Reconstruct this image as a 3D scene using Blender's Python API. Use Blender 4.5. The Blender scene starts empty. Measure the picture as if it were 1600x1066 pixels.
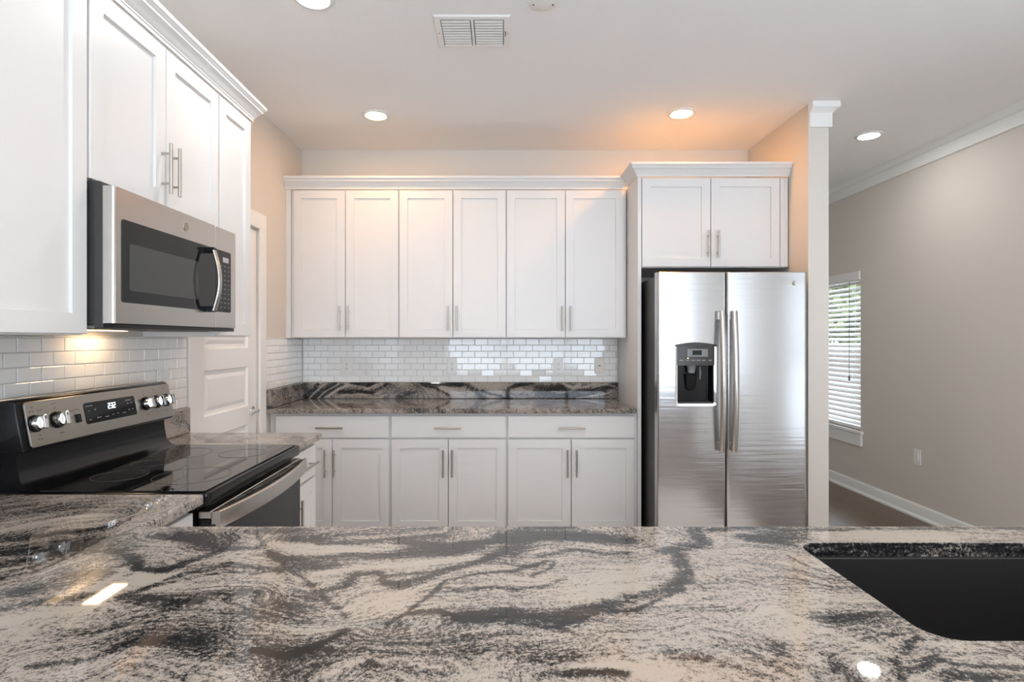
import bpy, bmesh, math, random
import numpy as np
from mathutils import Vector, noise as mnoise

random.seed(7)
SC = bpy.context.scene
COL = SC.collection

# ------------------------------------------------------------------ camera
CAM_H = 1.36
cam_d = bpy.data.cameras.new('camera')
cam = bpy.data.objects.new('camera', cam_d)
COL.objects.link(cam)
cam.location = (0, 0, CAM_H)
cam.rotation_euler = (math.pi/2, 0, 0)
cam_d.sensor_fit = 'HORIZONTAL'
cam_d.sensor_width = 36.0
cam_d.lens = 890/1600*36.0
cam_d.shift_x = 18/1600
cam_d.shift_y = -2/1600
cam_d.clip_start = 0.02
SC.camera = cam

# ------------------------------------------------------------------ daylight, lamps, exposure
SKY = 3.4            # overcast sky outside the windows
LAMP = 70.0          # recessed lamp lens
HOOD = 15.0          # light under the microwave
SC.view_settings.view_transform = 'Standard'
SC.view_settings.look = 'None'
SC.view_settings.exposure = 0.40
SC.view_settings.gamma = 1.0
SC.view_settings.use_curve_mapping = False
SC.cycles.max_bounces = 14
SC.cycles.diffuse_bounces = 8
SC.cycles.glossy_bounces = 6
SC.cycles.transparent_max_bounces = 12
SC.cycles.use_denoising = True
SC.cycles.sample_clamp_indirect = 8.0

W = bpy.data.worlds.new('overcast_sky')
SC.world = W
W.use_nodes = True
nt = W.node_tree
nt.nodes.clear()
o_ = nt.nodes.new('ShaderNodeOutputWorld')
bg = nt.nodes.new('ShaderNodeBackground')
tc = nt.nodes.new('ShaderNodeTexCoord')
sx = nt.nodes.new('ShaderNodeSeparateXYZ')
cr = nt.nodes.new('ShaderNodeValToRGB')
cr.color_ramp.elements[0].position = 0.46
cr.color_ramp.elements[0].color = (2.05, 2.27, 2.66, 1)
cr.color_ramp.elements[1].position = 0.56
cr.color_ramp.elements[1].color = (1.25, 1.36, 1.62, 1)
ma = nt.nodes.new('ShaderNodeMath'); ma.operation = 'MULTIPLY_ADD'
ma.inputs[1].default_value = 0.5; ma.inputs[2].default_value = 0.5
nt.links.new(tc.outputs['Generated'], sx.inputs[0])
nt.links.new(sx.outputs['Z'], ma.inputs[0])
nt.links.new(ma.outputs[0], cr.inputs[0])
nt.links.new(cr.outputs[0], bg.inputs['Color'])
bg.inputs['Strength'].default_value = SKY
nt.links.new(bg.outputs[0], o_.inputs['Surface'])

# ------------------------------------------------------------------ places of the room
XL = -1.515          # left wall
XR = 3.20            # right wall of the dining side
YB = 4.34            # kitchen back wall
YF = -4.5            # wall behind the camera
YFAR = 6.5           # far wall of the dining side
ZC = 2.804           # ceiling
SX0, SX1, SY = 1.883, 2.008, 3.485   # short wall beside the refrigerator
CT = 0.914           # countertop height
# windows: (name, wall, a0, a1, z0, z1)
WIN1 = (5.06, 5.98, 0.55, 1.98)
WIN2_FILL = (1.10, 1.75, 0.30, 2.10)  # unseen window added on the right wall for fill light
WIN3 = (-1.2, 2.9, 0.06, 2.70)  # unseen window behind the camera, enlarged to let in more light

def portal(name, loc, rot, sx_, sy_):
    l = bpy.data.lights.new(name, 'AREA')
    l.shape = 'RECTANGLE'; l.size = sx_; l.size_y = sy_
    l.cycles.is_portal = True
    o = bpy.data.objects.new(name, l); COL.objects.link(o)
    o.location = loc; o.rotation_euler = rot
    return o
portal('window_daylight', (XR+0.17, (WIN1[0]+WIN1[1])/2, (WIN1[2]+WIN1[3])/2), (0, math.pi/2, 0), WIN1[3]-WIN1[2], WIN1[1]-WIN1[0])
portal('window_daylight', (XR+0.17, (WIN2_FILL[0]+WIN2_FILL[1])/2, (WIN2_FILL[2]+WIN2_FILL[3])/2), (0, math.pi/2, 0), WIN2_FILL[3]-WIN2_FILL[2], WIN2_FILL[1]-WIN2_FILL[0])
portal('window_daylight', ((WIN3[0]+WIN3[1])/2, YF-0.17, (WIN3[2]+WIN3[3])/2), (math.pi/2, 0, 0), WIN3[1]-WIN3[0], WIN3[3]-WIN3[2])

# ------------------------------------------------------------------ materials
def new_mat(name):
    m = bpy.data.materials.new(name); m.use_nodes = True
    n = m.node_tree
    return m, n, n.nodes['Principled BSDF']

def mat(name, col, rough=0.5, metal=0.0, spec=0.5, coat=0.0, bump=None, emit=None, estr=0, aniso=0.0):
    """plain procedural surface; bump = (scale xyz, strength, detail)"""
    m, n, p = new_mat(name)
    p.inputs['Base Color'].default_value = (*col, 1)
    p.inputs['Roughness'].default_value = rough
    p.inputs['Metallic'].default_value = metal
    p.inputs['Specular IOR Level'].default_value = spec
    p.inputs['Coat Weight'].default_value = coat
    p.inputs['Coat Roughness'].default_value = 0.05
    p.inputs['Anisotropic'].default_value = aniso
    if emit:
        p.inputs['Emission Color'].default_value = (*emit, 1)
        p.inputs['Emission Strength'].default_value = estr
    if bump:
        sc_, st, det = bump
        t = n.nodes.new('ShaderNodeTexCoord'); mp = n.nodes.new('ShaderNodeMapping')
        mp.inputs['Scale'].default_value = sc_
        ns = n.nodes.new('ShaderNodeTexNoise'); ns.inputs['Scale'].default_value = 1.0
        ns.inputs['Detail'].default_value = det
        b = n.nodes.new('ShaderNodeBump'); b.inputs['Strength'].default_value = st
        b.inputs['Distance'].default_value = 0.002
        n.links.new(t.outputs['Object'], mp.inputs[0]); n.links.new(mp.outputs[0], ns.inputs['Vector'])
        n.links.new(ns.outputs[0], b.inputs['Height']); n.links.new(b.outputs[0], p.inputs['Normal'])
    return m

M = {}
M['white'] = mat('white_cabinet_paint', (0.71, 0.70, 0.69), 0.38)
M['trim'] = mat('white_trim_paint', (0.82, 0.815, 0.80), 0.35)
M['wall'] = mat('greige_wall_paint', (0.66, 0.615, 0.56), 0.8, bump=((160, 160, 160), 0.25, 2))
M['ceil'] = mat('ceiling_paint', (0.86, 0.855, 0.85), 0.9, bump=((70, 70, 70), 0.5, 3))
M['tile'] = mat('white_glazed_tile', (0.84, 0.835, 0.82), 0.06, coat=0.3, bump=((28, 28, 28), 0.12, 1))
M['grout'] = mat('grey_grout', (0.55, 0.54, 0.52), 0.9)
M['nickel'] = mat('brushed_nickel', (0.47, 0.44, 0.40), 0.32, 1.0)
M['steel'] = mat('brushed_stainless_steel', (0.53, 0.505, 0.475), 0.27, 1.0, bump=((6, 6, 900), 0.02, 2), aniso=0.4)
M['fridge'] = mat('stainless_refrigerator_door', (0.54, 0.54, 0.545), 0.22, 1.0, bump=((2.2, 2.2, 44), 0.42, 1.5), aniso=0.3)
M['panel_steel'] = mat('warm_stainless_steel', (0.40, 0.365, 0.32), 0.28, 1.0, bump=((6, 6, 900), 0.02, 2), aniso=0.4)
M['chrome'] = mat('polished_chrome', (0.78, 0.78, 0.78), 0.07, 1.0)
M['black'] = mat('black_enamel', (0.006, 0.006, 0.007), 0.20, spec=0.3)
M['cooktop'] = mat('black_ceramic_glass', (0.006, 0.006, 0.007), 0.03, spec=0.7)
M['glass_black'] = mat('black_oven_glass', (0.010, 0.010, 0.011), 0.07, spec=0.28)
M['window_mesh'] = mat('grey_microwave_window', (0.05, 0.051, 0.05), 0.1, spec=0.3)
M['dark_grey'] = mat('dark_grey_steel_case', (0.035, 0.034, 0.033), 0.45)
M['charcoal'] = mat('charcoal_plastic', (0.036, 0.031, 0.029), 0.35)
M['grey_plastic'] = mat('grey_plastic', (0.20, 0.20, 0.20), 0.4)
M['print'] = mat('dark_printing', (0.05, 0.045, 0.04), 0.6)
M['print_light'] = mat('pale_printing', (0.42, 0.42, 0.42), 0.6)
M['sink'] = mat('black_composite_sink', (0.022, 0.020, 0.019), 0.38, bump=((700, 700, 700), 0.1, 1))
M['plastic_white'] = mat('white_plastic', (0.80, 0.79, 0.77), 0.3)
M['plastic_ivory'] = mat('ivory_plastic', (0.72, 0.69, 0.62), 0.35)
M['duct'] = mat('dark_grey_duct', (0.10, 0.10, 0.10), 0.7)
M['slot'] = mat('dark_slot', (0.02, 0.02, 0.02), 0.6)
M['slat'] = mat('white_blind_slat', (0.82, 0.81, 0.80), 0.45)
M['cord'] = mat('dark_cord', (0.05, 0.045, 0.04), 0.7)
M['fence'] = mat('brown_fence_wood', (0.10, 0.065, 0.05), 0.8, bump=((60, 60, 4), 0.6, 3))
M['leaf'] = mat('green_leaf', (0.17, 0.20, 0.07), 0.5)
M['reflector'] = mat('pale_reflector', (0.85, 0.84, 0.83), 0.95, bump=((300, 300, 300), 0.5, 2))  # surface of the added light-bouncing floor sheets
M['bark'] = mat('bark', (0.10, 0.07, 0.05), 0.9)
M['lawn'] = mat('lawn_grass', (0.16, 0.19, 0.09), 0.9, bump=((50, 50, 50), 0.8, 4))
M['hood_steel'] = mat('grey_underside_panel', (0.42, 0.42, 0.41), 0.4, 0.6)
M['lamp'] = mat('neutral_lamp_lens', (0.9, 0.88, 0.84), 0.4, emit=(1.0, 0.98, 0.95), estr=LAMP*1.6)
M['lamp_strong'] = mat('bright_lamp_lens', (0.9, 0.88, 0.84), 0.4, emit=(1.0, 0.985, 0.97), estr=LAMP*2.2)
M['lamp_warm'] = mat('warm_lamp_lens', (0.9, 0.88, 0.84), 0.4, emit=(1.0, 0.53, 0.20), estr=LAMP*1.6)
M['lamp_amber'] = mat('amber_lamp_lens', (0.9, 0.88, 0.84), 0.4, emit=(1.0, 0.44, 0.10), estr=LAMP*2.6)
M['hood_lamp'] = mat('warm_hood_lens', (0.9, 0.88, 0.84), 0.4, emit=(1.0, 0.66, 0.36), estr=HOOD)
M['digit'] = mat('white_clock_digit', (0.8, 0.85, 0.9), 0.5, emit=(0.85, 0.93, 1.0), estr=1.6)
M['led'] = mat('amber_indicator', (0.8, 0.6, 0.3), 0.5, emit=(1.0, 0.75, 0.35), estr=1.5)

def make_pane():
    m, n, p = new_mat('clear_window_glass')
    out = n.nodes['Material Output']
    tr = n.nodes.new('ShaderNodeBsdfTransparent'); gl = n.nodes.new('ShaderNodeBsdfGlossy')
    tr.inputs['Color'].default_value = (0.95, 0.97, 0.96, 1)
    gl.inputs['Roughness'].default_value = 0.01
    mx = n.nodes.new('ShaderNodeMixShader'); mx.inputs[0].default_value = 0.06
    n.links.new(tr.outputs[0], mx.inputs[1]); n.links.new(gl.outputs[0], mx.inputs[2])
    n.links.new(mx.outputs[0], out.inputs['Surface'])
    return m
M['pane'] = make_pane()

def make_floor():
    m, n, p = new_mat('dark_wood_plank_floor')
    t = n.nodes.new('ShaderNodeTexCoord')
    mp = n.nodes.new('ShaderNodeMapping'); mp.inputs['Rotation'].default_value = (0, 0, math.pi/2)
    br = n.nodes.new('ShaderNodeTexBrick')
    br.inputs['Scale'].default_value = 1.0
    br.inputs['Brick Width'].default_value = 1.25; br.inputs['Row Height'].default_value = 0.16
    br.inputs['Mortar Size'].default_value = 0.0015
    br.inputs['Color1'].default_value = (0.120, 0.072, 0.038, 1); br.inputs['Color2'].default_value = (0.152, 0.095, 0.054, 1)
    br.inputs['Mortar'].default_value = (0.03, 0.02, 0.014, 1)
    mp2 = n.nodes.new('ShaderNodeMapping'); mp2.inputs['Scale'].default_value = (40, 3, 1)
    ns = n.nodes.new('ShaderNodeTexNoise'); ns.inputs['Scale'].default_value = 1; ns.inputs['Detail'].default_value = 5
    mx = n.nodes.new('ShaderNodeMix'); mx.data_type = 'RGBA'; mx.blend_type = 'MULTIPLY'; mx.inputs[0].default_value = 0.5
    n.links.new(t.outputs['Object'], mp.inputs[0]); n.links.new(mp.outputs[0], br.inputs['Vector'])
    n.links.new(t.outputs['Object'], mp2.inputs[0]); n.links.new(mp2.outputs[0], ns.inputs['Vector'])
    rp = n.nodes.new('ShaderNodeValToRGB'); rp.color_ramp.elements[0].color = (0.45, 0.45, 0.45, 1); rp.color_ramp.elements[1].color = (1.4, 1.4, 1.4, 1)
    rp.color_ramp.elements[0].position = 0.3; rp.color_ramp.elements[1].position = 0.7
    n.links.new(ns.outputs[0], rp.inputs[0])
    n.links.new(br.outputs['Color'], mx.inputs[6]); n.links.new(rp.outputs[0], mx.inputs[7])
    n.links.new(mx.outputs[2], p.inputs['Base Color'])
    p.inputs['Roughness'].default_value = 0.32
    return m
M['floor'] = make_floor()

def make_granite():
    """white, grey and black waved granite; the mesh attribute 'flow' holds (u across the bands, darkness, extra)"""
    m, n, p = new_mat('waved_granite')
    N = n.nodes.new; L = n.links.new
    at = N('ShaderNodeAttribute'); at.attribute_name = 'flow'
    gp = N('ShaderNodeAttribute'); gp.attribute_name = 'slab'
    sp = N('ShaderNodeSeparateXYZ'); L(at.outputs['Vector'], sp.inputs[0])
    sq = N('ShaderNodeSeparateXYZ'); L(gp.outputs['Vector'], sq.inputs[0])
    def math_(op, a, b=None, c=None):
        k = N('ShaderNodeMath'); k.operation = op
        for i, v in enumerate((a, b, c)):
            if v is None: continue
            if isinstance(v, (int, float)): k.inputs[i].default_value = v
            else: L(v, k.inputs[i])
        return k.outputs[0]
    def noise_(vec, scale, detail, rough=0.55):
        k = N('ShaderNodeTexNoise'); k.inputs['Scale'].default_value = scale
        k.inputs['Detail'].default_value = detail; k.inputs['Roughness'].default_value = rough
        L(vec, k.inputs['Vector']); return k.outputs[0]
    def comb(x, y, z):
        k = N('ShaderNodeCombineXYZ')
        for i, v in enumerate((x, y, z)): L(v, k.inputs[i])
        return k.outputs[0]
    # streaks: fast across the bands, slow along them
    st = comb(math_('MULTIPLY', sq.outputs[0], 7.0), math_('MULTIPLY', sq.outputs[1], 7.0), math_('MULTIPLY', sp.outputs[0], 60.0))
    streak = noise_(st, 1.0, 5.0, 0.62)
    st2 = comb(math_('MULTIPLY', sq.outputs[0], 75.0), math_('MULTIPLY', sq.outputs[1], 75.0), math_('MULTIPLY', sp.outputs[0], 110.0))
    fleck = noise_(st2, 1.0, 3.0, 0.6)
    st3 = comb(math_('MULTIPLY', sq.outputs[0], 190.0), math_('MULTIPLY', sq.outputs[1], 190.0), math_('MULTIPLY', sp.outputs[0], 240.0))
    grain = noise_(st3, 1.0, 2.0, 0.6)
    # specks: dark mineral grains of a few millimetres, commoner in the dark bands
    st4 = comb(math_('MULTIPLY', sq.outputs[0], 11.0), math_('MULTIPLY', sq.outputs[1], 11.0), math_('MULTIPLY', sp.outputs[0], 200.0))
    lines = noise_(st4, 1.0, 3.0, 0.55)
    d = math_('ADD', sp.outputs[1], math_('MULTIPLY', math_('SUBTRACT', streak, 0.5), 1.0))
    d = math_('ADD', d, math_('MULTIPLY', math_('SUBTRACT', lines, 0.5), 1.0))
    d = math_('ADD', d, math_('MULTIPLY', math_('SUBTRACT', fleck, 0.5), 1.2))
    d = math_('ADD', d, math_('MULTIPLY', math_('SUBTRACT', grain, 0.5), 0.9))
    d = math_('ADD', d, math_('MULTIPLY', math_('SUBTRACT', noise_(gp.outputs['Vector'], 150.0, 4.0, 0.7), 0.5), 1.7))
    d = math_('ADD', d, math_('MULTIPLY', math_('SUBTRACT', noise_(gp.outputs['Vector'], 430.0, 1.0, 0.5), 0.5), 1.1))
    rp = N('ShaderNodeValToRGB')
    e = rp.color_ramp.elements
    e[0].position = 0.0; e[0].color = (0.39, 0.342, 0.296, 1)
    e[1].position = 1.0; e[1].color = (0.014, 0.014, 0.015, 1)
    for pos, c in ((0.20, (0.32, 0.278, 0.241)), (0.38, (0.205, 0.180, 0.160)), (0.54, (0.075, 0.070, 0.066)), (0.72, (0.024, 0.023, 0.023))):
        k = e.new(pos); k.color = (*c, 1)
    L(d, rp.inputs[0])
    L(rp.outputs[0], p.inputs['Base Color'])
    p.inputs['Roughness'].default_value = 0.03
    p.inputs['Specular IOR Level'].default_value = 0.5
    return m
M['granite'] = make_granite()

# ------------------------------------------------------------------ mesh helpers
class MB:
    def __init__(s): s.v = []; s.f = []
    def add(s, vs, fs):
        o = len(s.v); s.v += [tuple(a) for a in vs]; s.f += [tuple(i+o for i in q) for q in fs]; return s
    def box(s, x0, x1, y0, y1, z0, z1):
        vs = [(x, y, z) for z in (z0, z1) for y in (y0, y1) for x in (x0, x1)]
        return s.add(vs, [(0, 2, 3, 1), (4, 5, 7, 6), (0, 1, 5, 4), (2, 6, 7, 3), (0, 4, 6, 2), (1, 3, 7, 5)])
    def prism(s, poly, fn, a0, a1):
        """poly 2D, fn(u, v, a) -> point; extruded along a"""
        n = len(poly)
        vs = [fn(u, v, a0) for u, v in poly]+[fn(u, v, a1) for u, v in poly]
        fs = [(i, (i+1) % n, n+(i+1) % n, n+i) for i in range(n)]
        return s.add(vs, fs+[tuple(range(n-1, -1, -1)), tuple(range(n, 2*n))])
    def cyl(s, p0, p1, r, n=16, r1=None):
        return s.tube([p0, p1], [r, r if r1 is None else r1], n)
    def tube(s, pts, r, n=12):
        pts = [Vector(p) for p in pts]; k = len(pts)
        rs = r if isinstance(r, (list, tuple)) else [r]*k
        t0 = (pts[1]-pts[0]).normalized()
        up = Vector((0, 0, 1)) if abs(t0.z) < 0.9 else Vector((1, 0, 0))
        a = t0.cross(up).normalized()
        vs = []
        for i, p in enumerate(pts):
            t = (pts[min(i+1, k-1)]-pts[max(i-1, 0)]).normalized()
            a = (a-t*a.dot(t)).normalized(); b = t.cross(a)
            vs += [p+(a*math.cos(2*math.pi*j/n)+b*math.sin(2*math.pi*j/n))*rs[i] for j in range(n)]
        fs = [(i*n+j, i*n+(j+1) % n, (i+1)*n+(j+1) % n, (i+1)*n+j) for i in range(k-1) for j in range(n)]
        return s.add(vs, fs+[tuple(range(n-1, -1, -1)), tuple((k-1)*n+j for j in range(n))])
    def lathe(s, prof, fn, n=40):
        """prof (r, h); fn(x, y, h) -> point"""
        k = len(prof)
        vs = [fn(r*math.cos(2*math.pi*j/n), r*math.sin(2*math.pi*j/n), h) for r, h in prof for j in range(n)]
        fs = [(i*n+j, i*n+(j+1) % n, (i+1)*n+(j+1) % n, (i+1)*n+j) for i in range(k-1) for j in range(n)]
        return s.add(vs, fs+[tuple(range(n-1, -1, -1)), tuple((k-1)*n+j for j in range(n))])
    def sweep(s, sects, closed=True):
        """list of equal-length cross sections (3D), capped at the ends"""
        n = len(sects[0]); k = len(sects)
        vs = [p for q in sects for p in q]
        fs = [(i*n+j, i*n+(j+1) % n, (i+1)*n+(j+1) % n, (i+1)*n+j) for i in range(k-1) for j in range(n)]
        return s.add(vs, fs+[tuple(range(n-1, -1, -1)), tuple((k-1)*n+j for j in range(n))])
    def build(s, name, m, parent=None, bev=0.0, seg=1, smooth=None, label=None):
        me = bpy.data.meshes.new(name)
        vs = s.v; loc = (0, 0, 0)
        if parent is None:
            a = np.array(vs); loc = ((a[:, 0].min()+a[:, 0].max())/2, (a[:, 1].min()+a[:, 1].max())/2, a[:, 2].min())
            vs = [(x-loc[0], y-loc[1], z-loc[2]) for x, y, z in vs]
        me.from_pydata(vs, [], s.f)
        bm = bmesh.new(); bm.from_mesh(me)
        bmesh.ops.recalc_face_normals(bm, faces=bm.faces)
        if bev:
            ed = [e for e in bm.edges if len(e.link_faces) == 2 and e.calc_face_angle(0) > math.radians(50)]
            bmesh.ops.bevel(bm, geom=ed, offset=bev, segments=seg, affect='EDGES', profile=0.5, clamp_overlap=True)
        bm.to_mesh(me); bm.free()
        if smooth:
            for q in me.polygons: q.use_smooth = True
            me.set_sharp_from_angle(angle=math.radians(smooth))
        me.materials.append(m)
        o = bpy.data.objects.new(name, me); COL.objects.link(o)
        o.location = loc
        if parent is not None: o.parent = parent
        if label: o['label'] = label
        return o

def tag(o, label, cat, group=None, kind=None):
    if label: o['label'] = label
    if cat: o['category'] = cat
    if group: o['group'] = group
    if kind: o['kind'] = kind
    return o
def root(name, label, cat, loc, rz=0.0, group=None, kind=None):
    o = bpy.data.objects.new(name, None); COL.objects.link(o)
    o.empty_display_size = 0.1
    o.location = loc; o.rotation_euler = (0, 0, rz)
    return tag(o, label, cat, group, kind)
def structure(o, label=None):
    o['kind'] = 'structure'
    if label: o['label'] = label
    return o
def rrect(x0, x1, y0, y1, r, n=5):
    p = []
    for cx, cy, a0 in ((x1-r, y1-r, 0), (x0+r, y1-r, 90), (x0+r, y0+r, 180), (x1-r, y0+r, 270)):
        p += [(cx+r*math.cos(math.radians(a0+90*i/n)), cy+r*math.sin(math.radians(a0+90*i/n))) for i in range(n+1)]
    return p
def sweep_profile(prof, path):
    """moulding: prof (out, up) swept along a level path (x, y, z); outward is right of travel, mitred"""
    P = [Vector((a[0], a[1])) for a in path]; z = path[0][2]
    secs = []
    for i, p in enumerate(P):
        ns = []
        for a, b in ((i-1, i), (i, i+1)):
            if a >= 0 and b < len(P):
                d = (P[b]-P[a]).normalized(); ns.append(Vector((d.y, -d.x)))
        if len(ns) == 1: off = ns[0]
        else:
            off = ns[0]+ns[1]; off = off/off.dot(ns[0])
        secs.append([(p.x+off.x*o, p.y+off.y*o, z+u) for o, u in prof])
    return MB().sweep(secs)
# ------------------------------------------------------------------ room shell
def wall_boxes(fn, a0, a1, z0, z1, holes):
    """solid wall around rectangular openings; fn(a0, a1, z0, z1) -> box limits"""
    mb = MB(); cuts = sorted(holes); a = a0
    for h0, h1, b, t in cuts:
        if h0 > a: mb.box(*fn(a, h0, z0, z1))
        if b > z0: mb.box(*fn(h0, h1, z0, b))
        if t < z1: mb.box(*fn(h0, h1, t, z1))
        a = h1
    if a < a1: mb.box(*fn(a, a1, z0, z1))
    return mb
DOOR = (2.842, 3.552, 0.0, 2.045)    # pantry doorway in the left wall
structure(MB().box(XL-0.15, XR+0.15, YF-0.15, YFAR+0.15, -0.12, 0).build('floor', M['floor']), 'dark brown wood plank floor')
structure(MB().box(XL-0.15, XR+0.15, YF-0.15, YFAR+0.15, ZC, ZC+0.12).build('ceiling', M['ceil']), 'pale textured flat ceiling')
structure(wall_boxes(lambda a, b, c, d: (XL-0.12, XL, a, b, c, d), YF, YB+0.12, 0, ZC, [DOOR]).build('wall_left', M['wall']))
structure(MB().box(XL, SX0, YB, YB+0.12, 0, ZC).build('wall_back', M['wall']))
structure(MB().box(SX0, SX1, SY, YFAR, 0, ZC).build('wall_refrigerator_side', M['wall']), 'end of the short wall right of the refrigerator')
structure(MB().box(SX1, XR, YFAR, YFAR+0.12, 0, ZC).build('wall_far', M['wall']))
structure(wall_boxes(lambda a, b, c, d: (XR, XR+0.15, a, b, c, d), YF, YFAR, 0, ZC, [WIN2_FILL, WIN1]).build('wall_right', M['wall']))
structure(wall_boxes(lambda a, b, c, d: (a, b, YF-0.15, YF, c, d), XL, XR, 0, ZC, [WIN3]).build('wall_front', M['wall']))
# closet behind the pantry door, so that no daylight leaks round the leaf
structure(MB().box(XL-0.16, XL-0.122, 2.7, 3.7, 0, 2.2).build('wall_pantry', M['wall']))

bp = [(0, 0), (0.016, 0), (0.016, 0.085), (0.012, 0.094), (0.008, 0.10), (0, 0.10)]
structure(sweep_profile(bp, [(XR-0.0005, YFAR, 0.0), (XR-0.0005, YF, 0.0)]).build('baseboard_right', M['trim'], smooth=30))
structure(sweep_profile([(0, 0), (0.022, 0), (0.022, 0.013), (0.014, 0.020), (0, 0.022)], [(XR-0.0165, YFAR, 0.0), (XR-0.0165, YF, 0.0)]).build('baseboard_right_shoe', M['trim'], smooth=30))
structure(sweep_profile(bp, [(SX1+0.0005, SY, 0.0), (SX1+0.0005, YFAR, 0.0)]).build('baseboard_refrigerator_side', M['trim'], smooth=30))
structure(sweep_profile(bp, [(SX1, YFAR-0.0005, 0.0), (XR, YFAR-0.0005, 0.0)]).build('baseboard_far', M['trim'], smooth=30))
cp = [(0, 0), (0.012, 0), (0.016, 0.004), (0.016, 0.085), (0.030, 0.090), (0.052, 0.122), (0.055, 0.128), (0, 0.128)]
structure(sweep_profile(cp, [(XR-0.0005, YFAR, ZC-0.1285), (XR-0.0005, YF, ZC-0.1285)]).build('trim_1', M['trim'], smooth=30), 'white crown trim along the right wall')
structure(sweep_profile([(0, 0), (0.014, 0), (0.014, 0.085), (0.018, 0.088), (0.030, 0.104), (0.046, 0.112), (0.046, 0.146), (0, 0.146)],
          [(SX0+0.004, SY-0.0005, ZC-0.1465), (SX1+0.0005, SY-0.0005, ZC-0.1465), (SX1+0.0005, YFAR, ZC-0.1465)]).build('trim_2', M['trim'], smooth=30), 'white crown trim capping the short wall')

# windows
def window(name, fn, a0, a1, z0, z1, sashes, sill=True):
    """fn(a, depth, z): depth grows outward from the room face"""
    r = bpy.data.objects.new(name, None); COL.objects.link(r); structure(r)
    def bx(mb, a, b, d0, d1, c, d):
        p, q = fn(a, d0, c), fn(b, d1, d)
        mb.box(min(p[0], q[0]), max(p[0], q[0]), min(p[1], q[1]), max(p[1], q[1]), c, d)
    fr = MB()
    e = 0.0008
    for (p, q) in ((a0+e, a0+0.045), (a1-0.045, a1-e)): bx(fr, p, q, 0.095, 0.145, z0+e, z1-e)
    for (p, q) in ((z0+e, z0+0.05), (z1-0.045, z1-e)): bx(fr, a0+0.045, a1-0.045, 0.095, 0.145, p, q)
    w = (a1-a0)/sashes
    for i in range(1, sashes): bx(fr, a0+w*i-0.04, a0+w*i+0.04, 0.096, 0.144, z0+0.05, z1-0.045)
    zm = (z0+z1)/2
    for i in range(sashes): bx(fr, a0+w*i+0.042, a0+w*(i+1)-0.042, 0.10, 0.14, zm-0.022, zm+0.022)
    fr.build('window_frame', M['trim'], r)
    for i in range(sashes):
        g = MB(); bx(g, a0+w*i+0.04, a0+w*(i+1)-0.04, 0.118, 0.124, z0+0.045, z1-0.04)
        g.build('pane', M['pane'], r)
    if sill:
        s_ = MB(); bx(s_, a0-0.03, a1+0.03, -0.022, -0.0005, z0-0.135, z0-0.03); bx(s_, a0-0.045, a1+0.045, -0.03, -0.0005, z0-0.028, z0-0.001)
        s_.build('window_sill', M['trim'], r, bev=0.003)
    return r
window('window_1', lambda a, d, z: (XR+d, a, z), *WIN1, 1)['label'] = 'window with white blind on the right wall'
window('window_2_fill', lambda a, d, z: (XR+d, a, z), *WIN2_FILL, 3)
window('window_3', lambda a, d, z: (a, YF-d, z), *WIN3, 3, sill=False)

# blind in window_1
def blind():
    a0, a1, z0, z1 = WIN1
    r = root('window_blind', 'white horizontal slat blind hanging in the window right of the refrigerator', 'blind', (XR+0.045, (a0+a1)/2, z0))
    ox, oy, oz = r.location
    def L(mb): mb.v = [(x-ox, y-oy, z-oz) for x, y, z in mb.v]; return mb
    L(MB().box(XR-0.012, XR+0.06, a0+0.006, a1-0.006, z1-0.085, z1-0.004)).build('headrail', M['slat'], r, bev=0.003)
    sl = MB(); n = 28; zt, zb = z1-0.105, z0+0.06
    for i in range(n):
        z = zt+(zb-zt)*i/(n-1); t = math.radians(38)
        c, s = math.cos(t)*0.024, math.sin(t)*0.024
        q = [(-c, +s-0.0014), (0, 0.0012), (c, -s-0.0014), (c, -s+0.0014), (0, 0.004), (-c, s+0.0014)]
        sl.prism(q, lambda u, v, a, z=z: (XR+0.034-u, a, z+v), a0+0.012, a1-0.012)
    L(sl).build('slats', M['slat'], r)
    L(MB().box(XR+0.010, XR+0.058, a0+0.012, a1-0.012, z0+0.006, z0+0.034)).build('bottom_rail', M['slat'], r, bev=0.004)
    L(MB().tube([(XR-0.002, a0+0.16, z1-0.09), (XR-0.004, a0+0.16, 1.10), (XR-0.002, a0+0.16, 1.02)], 0.0022, 6)).build('cord', M['cord'], r)
    L(MB().lathe([(0.003, 0), (0.008, 0.006), (0.008, 0.03), (0.004, 0.045)], lambda x, y, h: (XR-0.004+x, a0+0.16+y, 0.985+h), 10)).build('cord_tassel', M['cord'], r)
    cs = MB()
    for a in (a0+0.13, a1-0.13):
        cs.box(XR+0.033, XR+0.035, a-0.0015, a+0.0015, z0+0.03, z1-0.085)
    L(cs).build('ladder_cords', M['slat'], r)
blind()

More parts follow.
